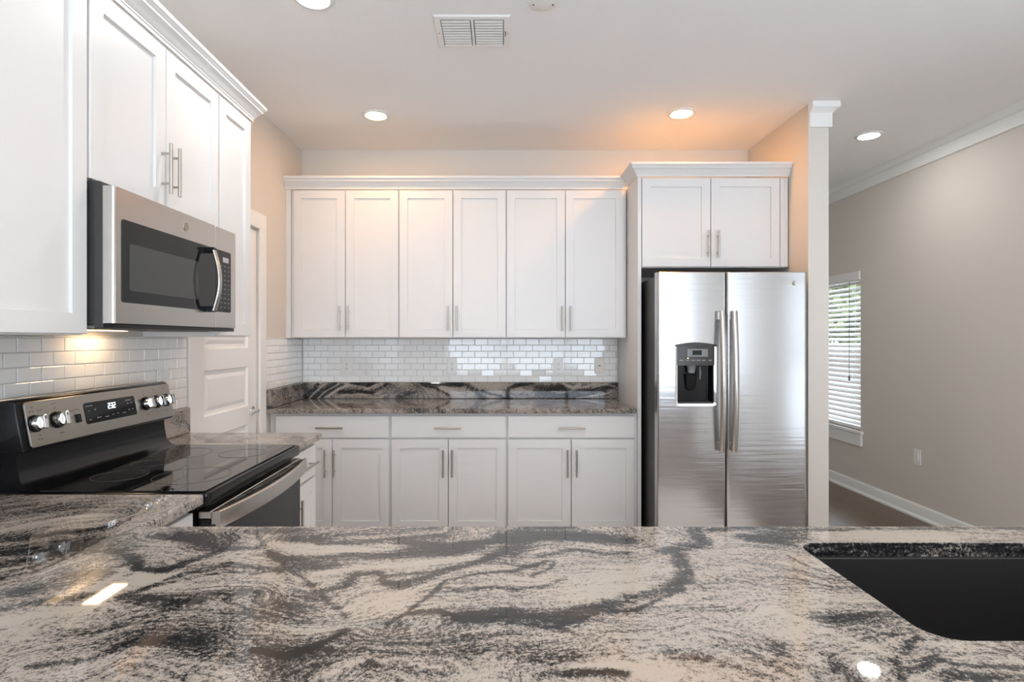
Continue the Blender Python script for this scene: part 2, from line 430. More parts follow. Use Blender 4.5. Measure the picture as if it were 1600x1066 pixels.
# outside the right wall
structure(MB().box(XR+0.16, 12, 4.2, 14, -0.30, -0.15).build('ground', M['lawn']), 'lawn outside the window')
def fence():
    r = root('board_fence', 'dark brown board fence outside behind the window blind', 'fence', (6.2, 9.0, -0.15))
    mb = MB()
    y = -4.0
    while y < 4.8:
        mb.box(-0.012, 0.012, y, y+0.135, 0.03, 1.42+random.uniform(-0.01, 0.01)); y += 0.142
    mb.build('boards', M['fence'], r)
    for z in (0.3, 1.15): MB().box(0.013, 0.05, -4.0, 4.8, z, z+0.09).build('rail', M['fence'], r)
    for y in (-3.9, -1.5, 0.9, 3.3, 4.7): MB().box(0.05, 0.14, y-0.045, y+0.045, 0, 1.45).build('post', M['fence'], r)
fence()
def tree(x, y, h, n, label):
    r = root('garden_tree', label, 'tree', (x, y, -0.15), group='trees behind the fence')
    MB().tube([(0, 0, 0), (0.03, 0.02, h*0.4), (0, 0.05, h*0.75)], [0.09, 0.07, 0.03], 10).build('trunk', M['bark'], r, smooth=50)
    mb = MB(); rr = random.Random(int(x*100+y*10))
    for _ in range(n):
        t, p, q = rr.uniform(0, 6.283), math.acos(rr.uniform(-1, 1)), rr.uniform(0.35, 1)**0.6
        c = Vector((q*1.0*math.sin(p)*math.cos(t), q*1.2*math.sin(p)*math.sin(t), h*0.66+q*h*0.34*math.cos(p)))
        d = Vector((rr.uniform(-1, 1), rr.uniform(-1, 1), rr.uniform(-1, 0.4))).normalized()*0.16
        e = d.cross(Vector((rr.uniform(-1, 1), rr.uniform(-1, 1), 1))).normalized()*0.055
        mb.add([c-d, c+e, c+d, c-e], [(0, 1, 2, 3)])
    mb.build('foliage', M['leaf'], r)
tree(7.6, 8.4, 3.6, 3200, 'leafy green tree behind the fence seen at right through the window blind')
tree(7.4, 11.2, 3.3, 2600, 'leafy green tree behind the fence seen at left through the window blind')

# pantry door in the left wall (structure, parts carry their own names)
def pantry_door():
    r = bpy.data.objects.new('door_1', None); COL.objects.link(r); structure(r, 'white five-panel pantry door in the left wall')
    r.location = (XL, DOOR[0], 0); r.rotation_euler = (0, 0, math.pi/2)      # local x = into the picture, -y = into the room
    w = DOOR[1]-DOOR[0]; h = DOOR[3]
    g = 0.004; y0, y1 = 0.008, 0.043
    x0, x1, z0, z1 = g, w-g, 0.008, h-g
    # leaf with five sunk panels
    rows = [(0.26, 0.50), (0.61, 0.85), (0.96, 1.20), (1.31, 1.55), (1.66, 1.90)]
    px0, px1 = 0.085, w-0.115
    mb = MB()
    mb.box(x0, px0, y0, y1, z0, z1); mb.box(px1, x1, y0, y1, z0, z1)
    zz = [z0]+[v for a in rows for v in a]+[z1]
    for i in range(0, len(zz), 2): mb.box(px0, px1, y0, y1, zz[i], zz[i+1])
    for a, b in rows:
        ring = [[(px0+d, y, a+d), (px1-d, y, a+d), (px1-d, y, b-d), (px0+d, y, b-d)] for d, y in
                ((0, y0), (0.010, y0+0.010), (0.026, y0+0.013), (0.046, y0+0.005), (0.05, y0+0.0045))]
        for p, q in zip(ring, ring[1:]):
            o = len(mb.v); mb.v += p+q; mb.f += [(o+j, o+(j+1) % 4, o+4+(j+1) % 4, o+4+j) for j in range(4)]
        o = len(mb.v); mb.v += ring[-1]; mb.f.append((o, o+1, o+2, o+3))
    mb.build('door_leaf', M['trim'], r)
    c = MB()
    c.box(-0.098, -0.006, -0.016, -0.0005, 0, h+0.105); c.box(w+0.006, w+0.098, -0.016, -0.0005, 0, h+0.105)
    c.box(-0.006, w+0.006, -0.016, -0.0005, h+0.006, h+0.105)
    c.build('door_casing', M['trim'], r, bev=0.003)
    j = MB(); j.box(-0.0008, -0.0002, 0, 0.118, 0, h); j.box(w+0.0002, w+0.0008, 0, 0.118, 0, h)
    j.build('door_jamb', M['trim'], r)
    for z in (0.25, 1.045, 1.80):
        k = MB(); k.cyl((-0.002, -0.004, z), (-0.002, -0.004, z+0.09), 0.006, 10); k.box(0.003, 0.012, 0.0, 0.0078, z, z+0.09)
        k.build('hinge', M['nickel'], r, smooth=40)
    hx, hz = w-0.062, 0.925
    k = MB()
    k.lathe([(0.0, 0), (0.031, 0), (0.031, 0.004), (0.026, 0.009), (0.012, 0.010), (0.012, 0.040), (0.0, 0.04)], lambda a, b, t: (hx+a, y0-t, hz+b), 24)
    k.tube([(hx, y0-0.038, hz), (hx-0.03, y0-0.046, hz), (hx-0.08, y0-0.048, hz-0.002), (hx-0.115, y0-0.046, hz-0.006)], [0.010, 0.0095, 0.009, 0.007], 12)
    k.build('lever_handle', M['chrome'], r, smooth=40)
pantry_door()

# ------------------------------------------------------------------ granite
VEINS = [
 ([(-1.17, 1.332), (-1.077, 1.433), (-0.998, 1.449)], 0.0147, -0.5),
 ([(-0.935, 1.064), (-0.894, 1.097), (-0.884, 1.151), (-0.879, 1.276), (-0.863, 1.364)], 0.0036, 0.35),  # not a vein: seam reflection painted in as a faint dark line
 ([(-0.956, 1.088), (-0.912, 1.124), (-0.905, 1.199)], 0.0037, 0.5),
 ([(-1.121, 1.276), (-1.056, 1.301), (-0.973, 1.328), (-0.938, 1.364)], 0.0186, 0.6),
 ([(-1.04, 1.199), (-0.977, 1.221), (-0.909, 1.26)], 0.0232, 0.7),
 ([(-0.985, 1.121), (-0.954, 1.144), (-0.919, 1.199)], 0.0112, 0.7),
 ([(-1.026, 1.167), (-0.969, 1.178), (-0.932, 1.199)], 0.0096, -0.4),
 ([(-1.093, 1.244), (-1.036, 1.26), (-0.976, 1.293)], 0.0108, -0.4),
 ([(-0.811, 1.199), (-0.755, 1.171), (-0.706, 1.106), (-0.652, 1.097), (-0.616, 1.161), (-0.585, 1.21), (-0.524, 1.221)], 0.0106, 0.95),
 ([(-0.774, 1.301), (-0.67, 1.264), (-0.618, 1.221)], 0.02, 0.8),
 ([(-0.657, 0.99), (-0.631, 1.034), (-0.595, 1.09), (-0.543, 1.124), (-0.479, 1.115), (-0.423, 1.1)], 0.0101, 0.9),
 ([(-0.624, 0.98), (-0.546, 0.971), (-0.498, 0.997), (-0.434, 1.01)], 0.0183, 0.7),
 ([(-0.639, 1.02), (-0.581, 1.064), (-0.53, 1.097), (-0.455, 1.088)], 0.0071, 0.5),
 ([(-0.826, 0.941), (-0.776, 0.971), (-0.72, 0.99)], 0.0142, 0.6),
 ([(-0.637, 0.781), (-0.575, 0.799), (-0.541, 0.843), (-0.447, 0.843)], 0.011, 0.55),
 ([(-0.787, 0.896), (-0.731, 0.932), (-0.687, 0.952)], 0.014, -0.4),
 ([(-0.725, 1.02), (-0.733, 1.121), (-0.658, 1.061)], 0.0101, -0.5),
 ([(-0.568, 1.323), (-0.504, 1.221), (-0.423, 1.118), (-0.355, 1.053), (-0.309, 0.992), (-0.248, 0.913)], 0.004, 0.75),
 ([(-0.481, 1.199), (-0.447, 1.164), (-0.419, 1.157)], 0.0145, 0.7),
 ([(-0.43, 1.161), (-0.375, 1.164), (-0.307, 1.178), (-0.208, 1.178), (-0.11, 1.196), (0.026, 1.28)], 0.0133, 0.7),
 ([(-0.46, 1.272), (-0.381, 1.293), (-0.271, 1.328), (-0.154, 1.346)], 0.0167, 0.45),
 ([(-0.394, 1.244), (-0.314, 1.26), (-0.232, 1.276), (-0.134, 1.293)], 0.0119, 0.45),
 ([(-0.221, 1.252), (-0.127, 1.233), (-0.031, 1.264), (0.027, 1.319)], 0.0138, 0.65),
 ([(-0.321, 1.013), (-0.277, 1.039), (-0.276, 1.082), (-0.237, 1.088), (-0.207, 1.039), (-0.182, 1.031), (-0.115, 1.088), (-0.041, 1.144), (0.025, 1.214)], 0.0097, 0.9),
 ([(-0.213, 1.07), (-0.16, 1.082), (-0.087, 1.112)], 0.0082, 0.6),
 ([(-0.177, 0.892), (-0.151, 0.934), (-0.12, 1.0), (-0.103, 1.053), (-0.045, 1.082), (0.022, 1.097)], 0.0043, 0.8),
 ([(-0.143, 0.93), (-0.099, 0.934), (-0.065, 0.908), (-0.049, 0.923), (-0.021, 0.934), (0.019, 0.941)], 0.0074, 0.7),
 ([(-0.058, 0.904), (-0.022, 0.906), (0.018, 0.913)], 0.0082, 0.8),
 ([(-0.093, 1.007), (-0.025, 1.02), (0.021, 1.026)], 0.0051, 0.5),
 ([(-0.352, 0.82), (-0.299, 0.802), (-0.265, 0.836), (-0.239, 0.872)], 0.0069, 0.8),
 ([(-0.229, 0.756), (-0.205, 0.786), (-0.187, 0.802), (-0.152, 0.794), (-0.089, 0.78)], 0.0093, -0.4),
 ([(-0.492, 1.244), (-0.387, 1.221), (-0.303, 1.214), (-0.223, 1.225)], 0.0185, -0.5),
 ([(-0.353, 1.076), (-0.279, 1.118), (-0.18, 1.131), (-0.055, 1.171)], 0.0147, -0.4),
 ([(0.024, 1.203), (0.046, 1.252), (0.073, 1.301), (0.135, 1.293), (0.241, 1.276), (0.281, 1.264)], 0.0233, 0.95),
 ([(0.011, 1.276), (0.065, 1.346), (0.16, 1.359)], 0.0142, 0.6),
 ([(0.252, 1.336), (0.262, 1.272)], 0.0024, 0.8),
 ([(0.087, 1.178), (0.16, 1.207), (0.224, 1.188), (0.265, 1.192)], 0.0084, 0.6),
 ([(0.022, 1.097), (0.098, 1.147)], 0.0071, 0.75),
 ([(0.058, 1.073), (0.1, 1.112), (0.111, 1.144)], 0.0035, 0.65),
 ([(0.021, 1.015), (0.079, 1.031), (0.114, 1.061)], 0.0066, 0.7),
 ([(0.466, 1.355), (0.45, 1.323), (0.443, 1.24), (0.382, 1.221), (0.347, 1.207)], 0.016, 0.9),
 ([(0.467, 1.328), (0.541, 1.346), (0.638, 1.359)], 0.0134, 0.6),
 ([(0.37, 1.185), (0.357, 1.112), (0.343, 1.059), (0.306, 1.018), (0.256, 0.992), (0.211, 0.975), (0.151, 0.941), (0.088, 0.908), (0.05, 0.919), (0.019, 0.934)], 0.014, 0.95),
 ([(0.372, 1.118), (0.36, 1.076)], 0.0032, 0.7),
 ([(0.329, 1.018), (0.266, 0.975), (0.225, 0.941), (0.182, 0.934)], 0.0044, 0.7),
 ([(0.018, 0.898), (0.085, 0.884), (0.12, 0.902), (0.155, 0.934)], 0.0066, 0.7),
 ([(0.086, 0.888), (0.114, 0.861)], 0.0025, 0.7),
 ([(0.103, 0.778), (0.148, 0.783), (0.176, 0.783), (0.195, 0.756)], 0.0083, -0.55),
 ([(0.016, 0.815), (0.052, 0.802), (0.107, 0.805)], 0.0155, 0.3),
 ([(0.161, 0.854), (0.176, 0.81), (0.193, 0.786)], 0.0025, 0.35),
 ([(0.058, 0.753), (0.123, 0.768), (0.165, 0.76)], 0.0084, 0.7),
 ([(0.244, 0.81), (0.303, 0.786), (0.342, 0.756)], 0.0096, 0.3),
 ([(0.309, 0.865), (0.352, 0.829), (0.385, 0.765)], 0.005, 0.25),
 ([(0.593, 1.178), (0.607, 1.118), (0.633, 1.067)], 0.0027, 0.75),
 ([(0.549, 1.293), (0.592, 1.26), (0.636, 1.237)], 0.0127, 0.6),
 ([(0.481, 1.076), (0.489, 1.042)], 0.0001, 0.6),
 ([(0.511, 0.913), (0.589, 0.923), (0.638, 0.934)], 0.0125, 0.45),
 ([(0.572, 0.81), (0.601, 0.841), (0.624, 0.85)], 0.0047, 0.65),
 ([(0.549, 0.791), (0.537, 0.768), (0.531, 0.746)], 0.0047, 0.7),
 ([(0.546, 0.768), (0.58, 0.778), (0.608, 0.799), (0.624, 0.786), (0.667, 0.778), (0.708, 0.771)], 0.0052, 0.75),
 ([(0.584, 0.753), (0.613, 0.76), (0.64, 0.753), (0.687, 0.748)], 0.0082, 0.8),
 ([(0.693, 0.836), (0.718, 0.822), (0.734, 0.799)], 0.004, 0.4),
 ([(0.444, 0.945), (0.492, 0.888), (0.543, 0.815)], 0.0058, -0.35),
 ([(0.753, 1.293), (0.904, 1.301), (1.007, 1.285)], 0.0251, -0.5),
 ([(0.641, 1.332), (0.859, 1.346), (1.089, 1.35), (1.237, 1.346)], 0.0114, 0.45),
]
BLOBS = [(-0.966, 1.225, 0.165, 0.098, 0.675), (-0.79, 1.076, 0.054, 0.041, 0.472), (-0.655, 1.276, 0.057, 0.049, 0.81), (-0.483, 0.874, 0.147, 0.065, 0.378), (-0.845, 1.01, 0.028, 0.026, 0.675), (-0.512, 1.332, 0.054, 0.022, 1.08), (-0.447, 1.276, 0.079, 0.029, 0.54), (-0.146, 1.214, 0.123, 0.033, 0.472), (-0.368, 1.121, 0.053, 0.022, 1.013), (-0.352, 0.959, 0.07, 0.046, 0.567), (-0.291, 0.829, 0.056, 0.031, 0.338), (-0.093, 0.812, 0.137, 0.058, 0.297), (-0.023, 0.919, 0.052, 0.021, 0.405), (0.582, 1.276, 0.037, 0.037, 0.81), (0.644, 1.293, 0.046, 0.042, 0.878), (0.405, 0.824, 0.013, 0.031, 0.54), (0.462, 0.778, 0.012, 0.037, 0.54), (0.554, 0.9, 0.071, 0.037, 0.338), (0.184, 1.034, 0.105, 0.067, -0.135), (0.411, 0.995, 0.134, 0.1, -0.108), (0.445, 1.171, 0.079, 0.069, -0.135), (-0.198, 0.971, 0.065, 0.043, -0.338), (-0.646, 1.042, 0.059, 0.038, -0.54), (-0.72, 1.252, 0.056, 0.036, -0.405), (-1.169, 1.504, 0.237, 0.08, 0.338), (0.205, 0.837, 0.113, 0.044, 0.162), (0.062, 0.812, 0.055, 0.023, 0.297), (-0.355, 1.207, 0.081, 0.022, -0.405), (-0.459, 0.904, 0.061, 0.021, -0.135)]  # the second blob is a reflection painted into the stone colour
SPLASH_VEINS = [([(-1.476, 0.913), (-1.427, 0.967), (-1.374, 1.03)], 0.0121, 0.95), ([(-1.413, 0.918), (-1.34, 0.977), (-1.248, 1.03)], 0.0121, 0.95), ([(-1.35, 0.928), (-1.282, 0.977), (-1.199, 1.02)], 0.0087, 0.9), ([(-1.447, 0.913), (-1.388, 0.977), (-1.32, 1.03)], 0.0039, -0.9), ([(-1.383, 0.918), (-1.311, 0.977), (-1.223, 1.025)], 0.0039, -0.9), ([(-1.316, 0.923), (-1.223, 0.991), (-1.136, 1.02), (-1.005, 0.991), (-0.932, 1.025)], 0.0078, -1.0), ([(-1.121, 1.035), (-1.053, 1.01), (-0.985, 1.01), (-0.937, 1.035)], 0.0194, 1.0), ([(-1.218, 0.962), (-1.102, 0.967), (-0.985, 0.957), (-0.893, 1.001), (-0.85, 1.035)], 0.0121, 0.95), ([(-1.199, 0.943), (-1.078, 0.947), (-0.981, 0.943)], 0.0049, -0.8), ([(-0.883, 0.918), (-0.738, 0.933), (-0.641, 0.967)], 0.0049, 0.5), ([(-0.621, 1.035), (-0.485, 0.991), (-0.393, 0.938)], 0.0097, 0.7), ([(-0.592, 1.03), (-0.398, 1.015), (-0.301, 1.02)], 0.0121, 0.7), ([(-0.447, 1.001), (-0.374, 0.972), (-0.301, 0.909)], 0.017, -0.9), ([(-0.398, 1.035), (-0.262, 1.02), (-0.17, 0.957), (-0.126, 0.909)], 0.0146, 0.95), ([(-0.136, 0.967), (0.0, 0.928), (0.029, 0.909)], 0.0087, 0.95), ([(0.049, 0.918), (0.058, 0.991), (0.146, 1.02), (0.238, 1.035)], 0.0121, 1.0), ([(0.262, 1.001), (0.379, 0.986), (0.476, 1.01)], 0.0194, 0.6), ([(0.282, 0.952), (0.427, 0.938), (0.573, 0.957)], 0.0194, 0.6), ([(0.379, 0.967), (0.5, 0.967), (0.597, 0.996), (0.718, 1.02)], 0.0058, -0.7), ([(0.524, 0.923), (0.646, 0.947), (0.767, 0.996), (0.883, 1.025)], 0.0194, 0.7), ([(0.573, 0.918), (0.718, 0.938), (0.84, 0.967)], 0.0049, -0.7), ([(0.476, 1.025), (0.549, 0.996), (0.597, 1.015)], 0.0097, -0.8), ([(0.694, 0.996), (0.791, 1.02), (0.864, 1.01)], 0.0058, -0.7)]
SPLASH_BLOBS = [(-1.296, 0.977, 0.194, 0.068, 0.25), (-0.689, 0.967, 0.243, 0.068, 0.3), (0.573, 0.967, 0.301, 0.068, 0.55), (-0.058, 1.01, 0.121, 0.039, -0.35), (0.146, 0.981, 0.068, 0.024, -0.4), (-0.374, 0.962, 0.087, 0.039, -0.3), (-1.524, 0.967, 0.058, 0.097, 0.35)]

def vein_field(P, veins, blobs):
    """darkness and band coordinate at plan points P (n, 2) in metres"""
    n = len(P)
    dens = np.zeros(n); wsum = np.zeros(n); rsum = np.zeros(n)
    for pts, w, s in veins:
        a = np.array(pts); best = np.full(n, 9e9)
        for p, q in zip(a[:-1], a[1:]):
            d = q-p; l2 = (d*d).sum()
            t = np.clip(((P-p)@d)/l2, 0, 1)
            c = P-(p+t[:, None]*d)
            best = np.minimum(best, (c*c).sum(1))
        dens += s*np.exp(-best/(w*w*1.3))
        um = a[:, 1].mean()
        k = 1.0/(best+0.0016)**1.2
        wsum += k; rsum += k*um
    for x, y, rx, ry, s in blobs:
        dens += s*np.exp(-((P[:, 0]-x)/rx)**2-((P[:, 1]-y)/ry)**2)
    u = rsum/wsum if len(veins) else P[:, 1].copy()
    return u, dens
def pnoise(P, sx_, sy_, seed, octv=2):
    out = np.zeros(len(P))
    for i, (x, y) in enumerate(P):
        out[i] = mnoise.fractal(Vector((x*sx_, y*sy_, seed)), 0.8, 2.0, octv)
    return out
def slab(name, outline, rects, th, to_world, veins, blobs, base, seed, step, hole=None, parent=None, wave=None):
    """polished slab in local (a, b, c): outline in a, b (counter-clockwise), face at c = 0, depth -th;
    rects cover the face inset by the eased edge; hole = (a0, a1, b0, b1, r)"""
    r = 0.005
    vs = []; fs = []
    def off(poly, d):
        o = []; n = len(poly)
        for i in range(n):
            p0, p, p1 = (Vector(poly[(i+k) % n]) for k in (-1, 0, 1))
            d0 = (p-p0).normalized(); d1 = (p1-p).normalized()
            n0 = Vector((-d0.y, d0.x)); n1 = Vector((-d1.y, d1.x)); m = n0+n1
            m = m/m.dot(n0); o.append((p.x+m.x*d, p.y+m.y*d))
        return o
    def dens_line(poly):
        o = []; n = len(poly)
        for i in range(n):
            p, q = Vector(poly[i]), Vector(poly[(i+1) % n]); k = max(1, int((q-p).length/step/2))
            o += [tuple(p.lerp(q, t/k)) for t in range(k)]
        return o
    # counts must match between loops: subdivide by parameter
    def loops(ds):
        base_ = [off(outline, d) for d in ds]; n = len(outline); out = [[] for _ in ds]
        for i in range(n):
            p, q = Vector(outline[i]), Vector(outline[(i+1) % n]); k = max(1, int((q-p).length/step/2))
            for j, b in enumerate(base_):
                bp_, bq = Vector(b[i]), Vector(b[(i+1) % n])
                out[j] += [tuple(bp_.lerp(bq, t/k)) for t in range(k)]
        return out
    L = loops((r, r*0.3, 0, 0, r*0.3, r)); cs = (0, -r*0.3, -r, -th+r, -th+r*0.3, -th)
    n = len(L[0])
    for lp, c in zip(L, cs): vs += [(a, b, c) for a, b in lp]
    for i in range(5):
        fs += [(i*n+j, (i+1)*n+j, (i+1)*n+(j+1) % n, i*n+(j+1) % n) for j in range(n)]
    for a0, a1, b0, b1 in rects:
        A = list(np.linspace(a0, a1, max(2, int((a1-a0)/step)+1))); B = list(np.linspace(b0, b1, max(2, int((b1-b0)/step)+1)))
        h = hole if hole and a0 < hole[0] and hole[1] < a1 and b0 < hole[2] and hole[3] < b1 else None
        if h:
            A = sorted(set(A+[h[0], h[1]])); B = sorted(set(B+[h[2], h[3]]))
        o = len(vs); m = len(A)
        vs += [(a, b, 0.0) for b in B for a in A]
        for j in range(len(B)-1):
            for i in range(m-1):
                if h and h[0]-1e-9 <= A[i] and A[i+1] <= h[1]+1e-9 and h[2]-1e-9 <= B[j] and B[j+1] <= h[3]+1e-9: continue
                fs.append((o+j*m+i, o+j*m+i+1, o+(j+1)*m+i+1, o+(j+1)*m+i))
    bot = [x for x in L[5]]
    o = 5*n
    if hole:
        a0, a1, b0, b1, hr = hole
        lp = rrect(a0, a1, b0, b1, hr, 8)
        k = len(lp); o2 = len(vs)
        rr = 0.003
        def grow(d):
            return rrect(a0-d, a1+d, b0-d, b1+d, hr+d, 8)
        for d, c in ((0, 0.0), (0, -rr), (0, -th)):
            vs += [(a, b, c) for a, b in grow(d)]
        for i in range(2): fs += [(o2+i*k+j, o2+i*k+(j+1) % k, o2+(i+1)*k+(j+1) % k, o2+(i+1)*k+j) for j in range(k)]
        for q, corner in enumerate(((a1, b1), (a0, b1), (a0, b0), (a1, b0))):
            vs.append((*corner, 0.0)); ci = len(vs)-1
            fs += [(ci, o2+q*9+t+1, o2+q*9+t) for t in range(8)]
    else:
        fs.append(tuple(range(o+n-1, o-1, -1)))
    V = np.array(vs)
    P = V[:, :2]+np.stack([V[:, 2]*0.3, V[:, 2]*0.9], 1)
    Q = P.copy()
    wx = pnoise(P, 9, 9, seed+11, 2); wy = pnoise(P, 9, 9, seed+23, 2)
    if wave: wx = wx*wave; wy = wy*wave
    Q[:, 0] += wx*0.006; Q[:, 1] += wy*0.006
    u, dens = vein_field(Q, veins, blobs)
    if not veins:
        u = P[:, 1]*0.8+P[:, 0]*0.35+wx*0.06+pnoise(P, 2.5, 2.5, seed+5)*0.10
    big = pnoise(np.stack([P[:, 0], u*2.2], 1), 3.0, 5.0, seed, 3)
    dens = 0.70*np.tanh(dens/0.70)
    dens = base+dens+big*(0.26 if veins else 0.42)
    if hole: dens[o2+k:o2+3*k] += 0.55      # cutout sides darkened: shade painted in, along with the dark edge vein
    me = bpy.data.meshes.new(name)
    Wv = [to_world(*p) for p in vs]
    loc = (0, 0, 0)
    a = np.array(Wv); loc = ((a[:, 0].min()+a[:, 0].max())/2, (a[:, 1].min()+a[:, 1].max())/2, a[:, 2].min())
    me.from_pydata([(x-loc[0], y-loc[1], z-loc[2]) for x, y, z in Wv], [], fs)
    for nm, arr in (('flow', np.stack([u, dens, np.zeros(len(u))], 1)), ('slab', V+np.array([seed*3.1, 0, 0]))):
        at = me.attributes.new(nm, 'FLOAT_VECTOR', 'POINT')
        at.data.foreach_set('vector', np.ascontiguousarray(arr, dtype=np.float32).ravel())
    bm = bmesh.new(); bm.from_mesh(me); bmesh.ops.remove_doubles(bm, verts=bm.verts, dist=1e-5)
    bmesh.ops.recalc_face_normals(bm, faces=bm.faces); bm.to_mesh(me); bm.free()
    me.materials.append(M['granite'])
    ob = bpy.data.objects.new(name, me); COL.objects.link(ob); ob.location = loc
    return ob

CF = -0.858          # front edge of the left counter run
PY0, PY1, PX1 = 0.34, 1.364, 2.0
RY0, RY1 = 1.648, 2.408          # range bay
GY1 = 2.738          # end of the short counter beyond the range
TH = 0.031
HOLE = (0.645, 1.405, 0.843, 1.252, 0.05)
up = lambda z: (lambda a, b, c: (a, b, z+c))
xl = XL+0.0012
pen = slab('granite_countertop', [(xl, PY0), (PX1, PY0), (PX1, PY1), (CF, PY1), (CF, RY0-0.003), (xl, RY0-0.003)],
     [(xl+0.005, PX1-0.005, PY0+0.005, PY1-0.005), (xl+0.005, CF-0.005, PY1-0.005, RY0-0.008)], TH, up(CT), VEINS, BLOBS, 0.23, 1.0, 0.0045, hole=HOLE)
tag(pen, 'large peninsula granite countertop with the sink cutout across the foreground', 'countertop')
sm = slab('granite_countertop', [(xl, RY1+0.003), (CF, RY1+0.003), (CF, GY1-0.004), (xl, GY1-0.004)],
     [(xl+0.005, CF-0.005, RY1+0.008, GY1-0.009)], TH, up(CT), [], [], 0.22, 2.0, 0.006)
tag(sm, 'short granite countertop between the range and the pantry door', 'countertop')
BX1 = 0.878; BYF = 3.678
bk = slab('granite_countertop', [(xl, BYF), (BX1, BYF), (BX1, YB-0.001), (xl, YB-0.001)],
     [(xl+0.005, BX1-0.005, BYF+0.005, YB-0.006)], TH, up(CT), [], [], 0.30, 3.0, 0.009)
tag(bk, 'long granite countertop along the back wall under the three double wall cabinets', 'countertop')
# upstands: local a along the wall, b up
SZ = CT+0.122
s1 = slab('granite_backsplash', [(XL+0.031, CT+0.0005), (0.889, CT+0.0005), (0.889, SZ), (XL+0.031, SZ)], [(XL+0.036, 0.884, CT+0.006, SZ-0.005)], 0.028,
     lambda a, b, c: (a, YB-0.0295+c*-1, b), SPLASH_VEINS, SPLASH_BLOBS, 0.22, 4.0, 0.004)
tag(s1, 'long dark waved granite upstand along the back wall below the tiles', 'backsplash')
s2 = slab('granite_backsplash', [(BYF+0.002, CT+0.0005), (YB-0.0015, CT+0.0005), (YB-0.0015, SZ), (BYF+0.002, SZ)], [(BYF+0.007, YB-0.0065, CT+0.006, SZ-0.005)], 0.028,
     lambda a, b, c: (XL+0.0295+c, a, b), [], [], 0.42, 5.0, 0.005)
tag(s2, 'short granite upstand on the left wall at the end of the back counter', 'backsplash')
s3 = slab('granite_backsplash', [(RY1+0.004, CT+0.0005), (GY1-0.005, CT+0.0005), (GY1-0.005, SZ), (RY1+0.004, SZ)], [(RY1+0.009, GY1-0.010, CT+0.006, SZ-0.005)], 0.028,
     lambda a, b, c: (XL+0.0295+c, a, b), [], [], 0.10, 6.0, 0.005)
tag(s3, 'short grey speckled granite upstand right behind the range next to the pantry door', 'backsplash')

# sink under the cutout
def sink():
    a0, a1, b0, b1, r = HOLE
    rt = root('undermount_sink', 'black undermount kitchen sink in the peninsula countertop', 'sink', ((a0+a1)/2, (b0+b1)/2, CT-TH-0.24))
    cx, cy, cz = rt.location
    def lp(d, z, rr): return [(x-cx, y-cy, z-cz) for x, y in rrect(a0-d, a1+d, b0-d, b1+d, rr, 8)]
    zt = CT-TH-0.0006
    secs = [lp(0.03, zt, r+0.03), lp(0.002, zt, r), lp(-0.002, zt-0.004, r), lp(-0.006, zt-0.19, r), lp(-0.03, zt-0.215, r), lp(-0.16, zt-0.222, 0.03),
            lp(-0.16, zt-0.232, 0.03), lp(-0.02, zt-0.226, r), lp(0.008, zt-0.19, r+0.01), lp(0.012, zt-0.012, r+0.012), lp(0.03, zt-0.012, r+0.03), lp(0.03, zt, r+0.03)]
    mb = MB(); n = len(secs[0])
    for q in secs: mb.v += q
    for i in range(len(secs)-1): mb.f += [(i*n+j, i*n+(j+1) % n, (i+1)*n+(j+1) % n, (i+1)*n+j) for j in range(n)]
    mb.f += [tuple(5*n+j for j in range(n)), tuple(6*n+j for j in range(n-1, -1, -1))]
    mb.build('bowl', M['sink'], rt, smooth=40)
    MB().lathe([(0.0, 0), (0.045, 0), (0.045, 0.003), (0.032, 0.003), (0.030, 0.0012), (0, 0.0012)], lambda x, y, h: (x, y, zt-0.2215-cz+h), 24).build('drain', M['steel'], rt)
sink()

